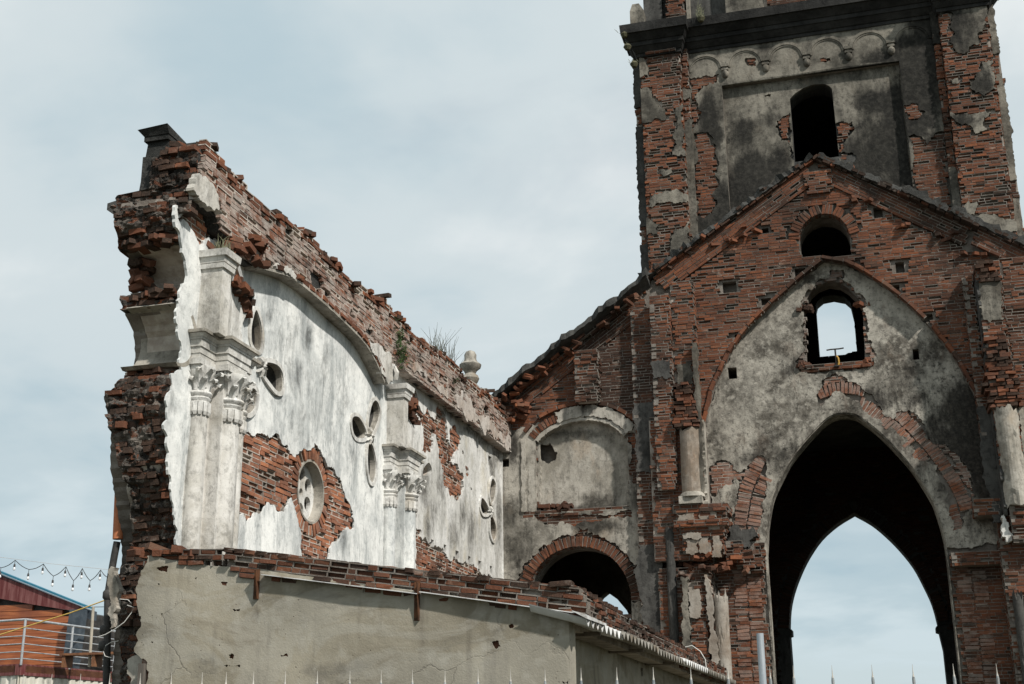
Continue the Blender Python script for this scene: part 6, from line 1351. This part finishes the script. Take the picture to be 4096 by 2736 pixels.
wire('wire_loop', 'thin wire loop hanging left of the wall foot', on(11.7, 'r8', (1010, 1200), (950, 1210), (900, 1240), (880, 1290), (895, 1330), (950, 1345)), .004, wht)
wire('bent_wire', 'pale bent wire arching over the corrugated eave', on(14.0, 'z5', (290, 1345), (330, 1335), (380, 1370), (410, 1420), (416, 1475)), .006, wht)
# ================================================================== galvanised post and spear fence in front
PO = thing('steel_post', 'upright galvanised steel tube standing before the tower arch', 'post')
gal = m_simple('galvanised_tube', (.36, .39, .42), (.52, .55, .58), 6, .42, .5, .5, .05, (3, 3, .5))
(qx, qz), (qx2, qz2) = uvY(9.0, 'r7', [(860, 898), (868, 1180)]); rr = .024
MB().lathe(qx2, 9.0, [(rr, 0), (rr, qz), (rr*.86, qz), (rr*.86, qz - .3)], 20).build('tube', gal, PO, True); MB().box(qx2 - .07, qx2 + .07, 8.93, 9.07, 0, .012).build('base_plate', gal, PO)
FN = thing('spear_fence', 'metal fence with pale spear tips along the bottom edge of the view', 'fence')
fm = m_simple('fence_paint', (.16, .18, .19), (.34, .35, .34), 14, .55, .3, .4, .1, rust=(.10, .08, .07)); ft = m_simple('spear_tip_paint', (.38, .36, .32), (.50, .47, .42), 20, .6)
A_, B_ = np.array([-5.6, 4.8]), np.array([1.9, 6.545]); dF = (B_ - A_)/np.linalg.norm(B_ - A_)
xs = [96, 209, 324, 441, 563, 687, 810, 906, 1015, 1142, 1270, 1400, 1525, 1650, 1780, 1912, 2042, 2180, 2324, 2467, 2613, 2763, 2912, 3080, 3174, 3329, 3489, 3652, 3815, 3988]
def fence_pt(x):
    d = ray(x, 2690); e = d[:2]; M2 = np.array([[e[0], -dF[0]], [e[1], -dF[1]]]); s_, t_ = np.linalg.solve(M2, A_); return A_ + dF*t_
ztip = 1.952; zrail = ztip - .085
pts_ = [fence_pt(x) for x in xs]; d0 = pts_[0] - pts_[1]; d1 = pts_[-1] - pts_[-2]
pts_ = [pts_[0] + d0*k for k in range(4, 0, -1)] + pts_ + [pts_[-1] + d1*k for k in range(1, 5)]
for p in pts_:
    br_ = MB().lathe(p[0], p[1], [(.0065, .05), (.0065, zrail - .02)], 8).build('bar', fm, FN, True)
    mb = MB().lathe(p[0], p[1], [(.0065, zrail - .02), (.0068, zrail + .018), (.005, zrail + .03)], 10); mb.build('spear_socket', fm, br_, True)
    MB().lathe(p[0], p[1], [(.005, zrail + .03), (.0026, zrail + .042), (.0018, zrail + .055), (.0006, ztip)], 8).build('spear_tip', ft, br_, True)
e0, e1 = pts_[0] - dF*.1, pts_[-1] + dF*.1; nF = np.array([-dF[1], dF[0]])*.012
for z0, z1 in ((zrail - .028, zrail - .012), (.25, .28)): MB().loft([[(*(e0 - nF), z0), (*(e1 - nF), z0), (*(e1 + nF), z0), (*(e0 + nF), z0)], [(*(e0 - nF), z1), (*(e1 - nF), z1), (*(e1 + nF), z1), (*(e0 + nF), z1)]]).build('fence_rail', fm, FN)
# ================================================================== plants on the ruin
leafm = m_simple('fern_leaf', (.035, .075, .02), (.07, .12, .035), 18, .6); drym = m_simple('dry_grass', (.10, .105, .06), (.17, .165, .10), 12, .8); grass_d = m_simple('dark_grass', (.035, .04, .022), (.075, .075, .042), 12, .8); stemm = m_simple('plant_stem', (.06, .06, .03), (.10, .09, .05), 12, .8)
def tuft(name, label, base, n, h, spread, mat, seed, ln=(0, 0)):
    g = np.random.default_rng(seed); T_ = thing(name, label, 'grass'); mb = MB()
    for i in range(n):
        b = np.array(base) + np.array([g.normal(0, .05), g.normal(0, spread*.55), 0]); a = g.uniform(0, 6.28); H = h*g.uniform(.45, 1.1); o = H*g.uniform(.1, .55); tip = b + np.array([math.cos(a)*o + ln[0]*H, math.sin(a)*o + ln[1]*H, H]); mid = b + (tip - b)*.5 + np.array([-math.cos(a)*o*.2, -math.sin(a)*o*.2, H*.1])
        mb.tube([b, mid, tip], [.0055, .0045, .0015], 4)
    mb.build('blades', mat, T_); MB().lathe(base[0], base[1], [(.05, base[2] - .1), (.09, base[2] - .03), (.06, base[2] + .02)], 8).build('root_clump', stemm, T_)
    return T_
def on_top(reg, p, X=-7.0): return uvX(X, reg, [p])[0]
y_, z_ = on_top('r3', (1050, 540)); tuft('grass_tuft', 'dry upright grass tuft on the wall top before the finial', (-7.0, y_, 7.98), 70, .68, .6, grass_d, 5)
y_, z_ = on_top('z1', (260, 60), -6.6); tuft('grass_tuft', 'withered grass tuft on the cap of the near pier', (-6.66, 12.0, 6.9), 40, .16, .16, drym, 6)
tuft('grass_tuft', 'small dry grass tuft on the tower cornice', (-2.5, 24.1, 16.33), 40, .22, .3, drym, 7)
def fern(name, label, X, reg, p, n, size, seed):
    g = np.random.default_rng(seed); y, z = uvX(X, reg, [p])[0]; T_ = thing(name, label, 'plant'); mb = MB(); ms_ = MB()
    for i in range(n):
        a = g.uniform(-.4, 3.5); L = size*g.uniform(.5, 1.1); b = np.array([X - .03, y + g.normal(0, size*.25), z + g.normal(0, size*.4)]); d = np.array([.55*g.uniform(.3, 1), math.cos(a)*.8, math.sin(a)*.75 + .1])
        P = [b + d*L*f + np.array([0, 0, -.35*L*f*f]) for f in np.linspace(0, 1, 6)]; ms_.tube(P, .003, 4)
        for k in range(1, 6):
            for s_ in (-1, 1):
                sd = np.cross(d, [0, 0, 1.0]); sd /= np.linalg.norm(sd); w = L*.26*(1.1 - k/6); c = P[k]; e = c + sd*s_*w + d*.05 + np.array([0, 0, -.01]); q = d/np.linalg.norm(d)*w*.3
                mb.add([c, c + (e - c)*.5 + q, e, c + (e - c)*.5 - q], [(0, 1, 2, 3)])
    mb.build('leaves', leafm, T_); ms_.build('stem', stemm, T_)
fern('fern', 'green fern growing from the band above the second pier', -6.66, 'r3', (850, 500), 34, .30, 8)
fern('fern', 'small upper fern sprouting just below the wall top above the second pier', -6.68, 'r3', (835, 405), 14, .2, 9)
fern('small_weed', 'small pale weed on the brick band left of the finial', -6.68, 'z2', (780, 165), 10, .15, 10)
for i, (q, X) in enumerate([((110, 290), 0), ((135, 400), 0), ((195, 555), 0)]):
    x, z = uvY(23.9, 'z3', [q])[0]; tuft('cornice_weed', ['highest', 'middle', 'lowest'][i] + ' of the tiny weeds on the left edge of the tower cornice', (x + .04, 23.95, z), 9, .1, .08, drym, 20 + i, (-.8, 0))
for o in bpy.data.objects:
    if o.parent is None and o.name in ('aisle_end_wall', 'nave_wall', 'spear_fence', 'bell_tower'): o['kind'] = 'thing'
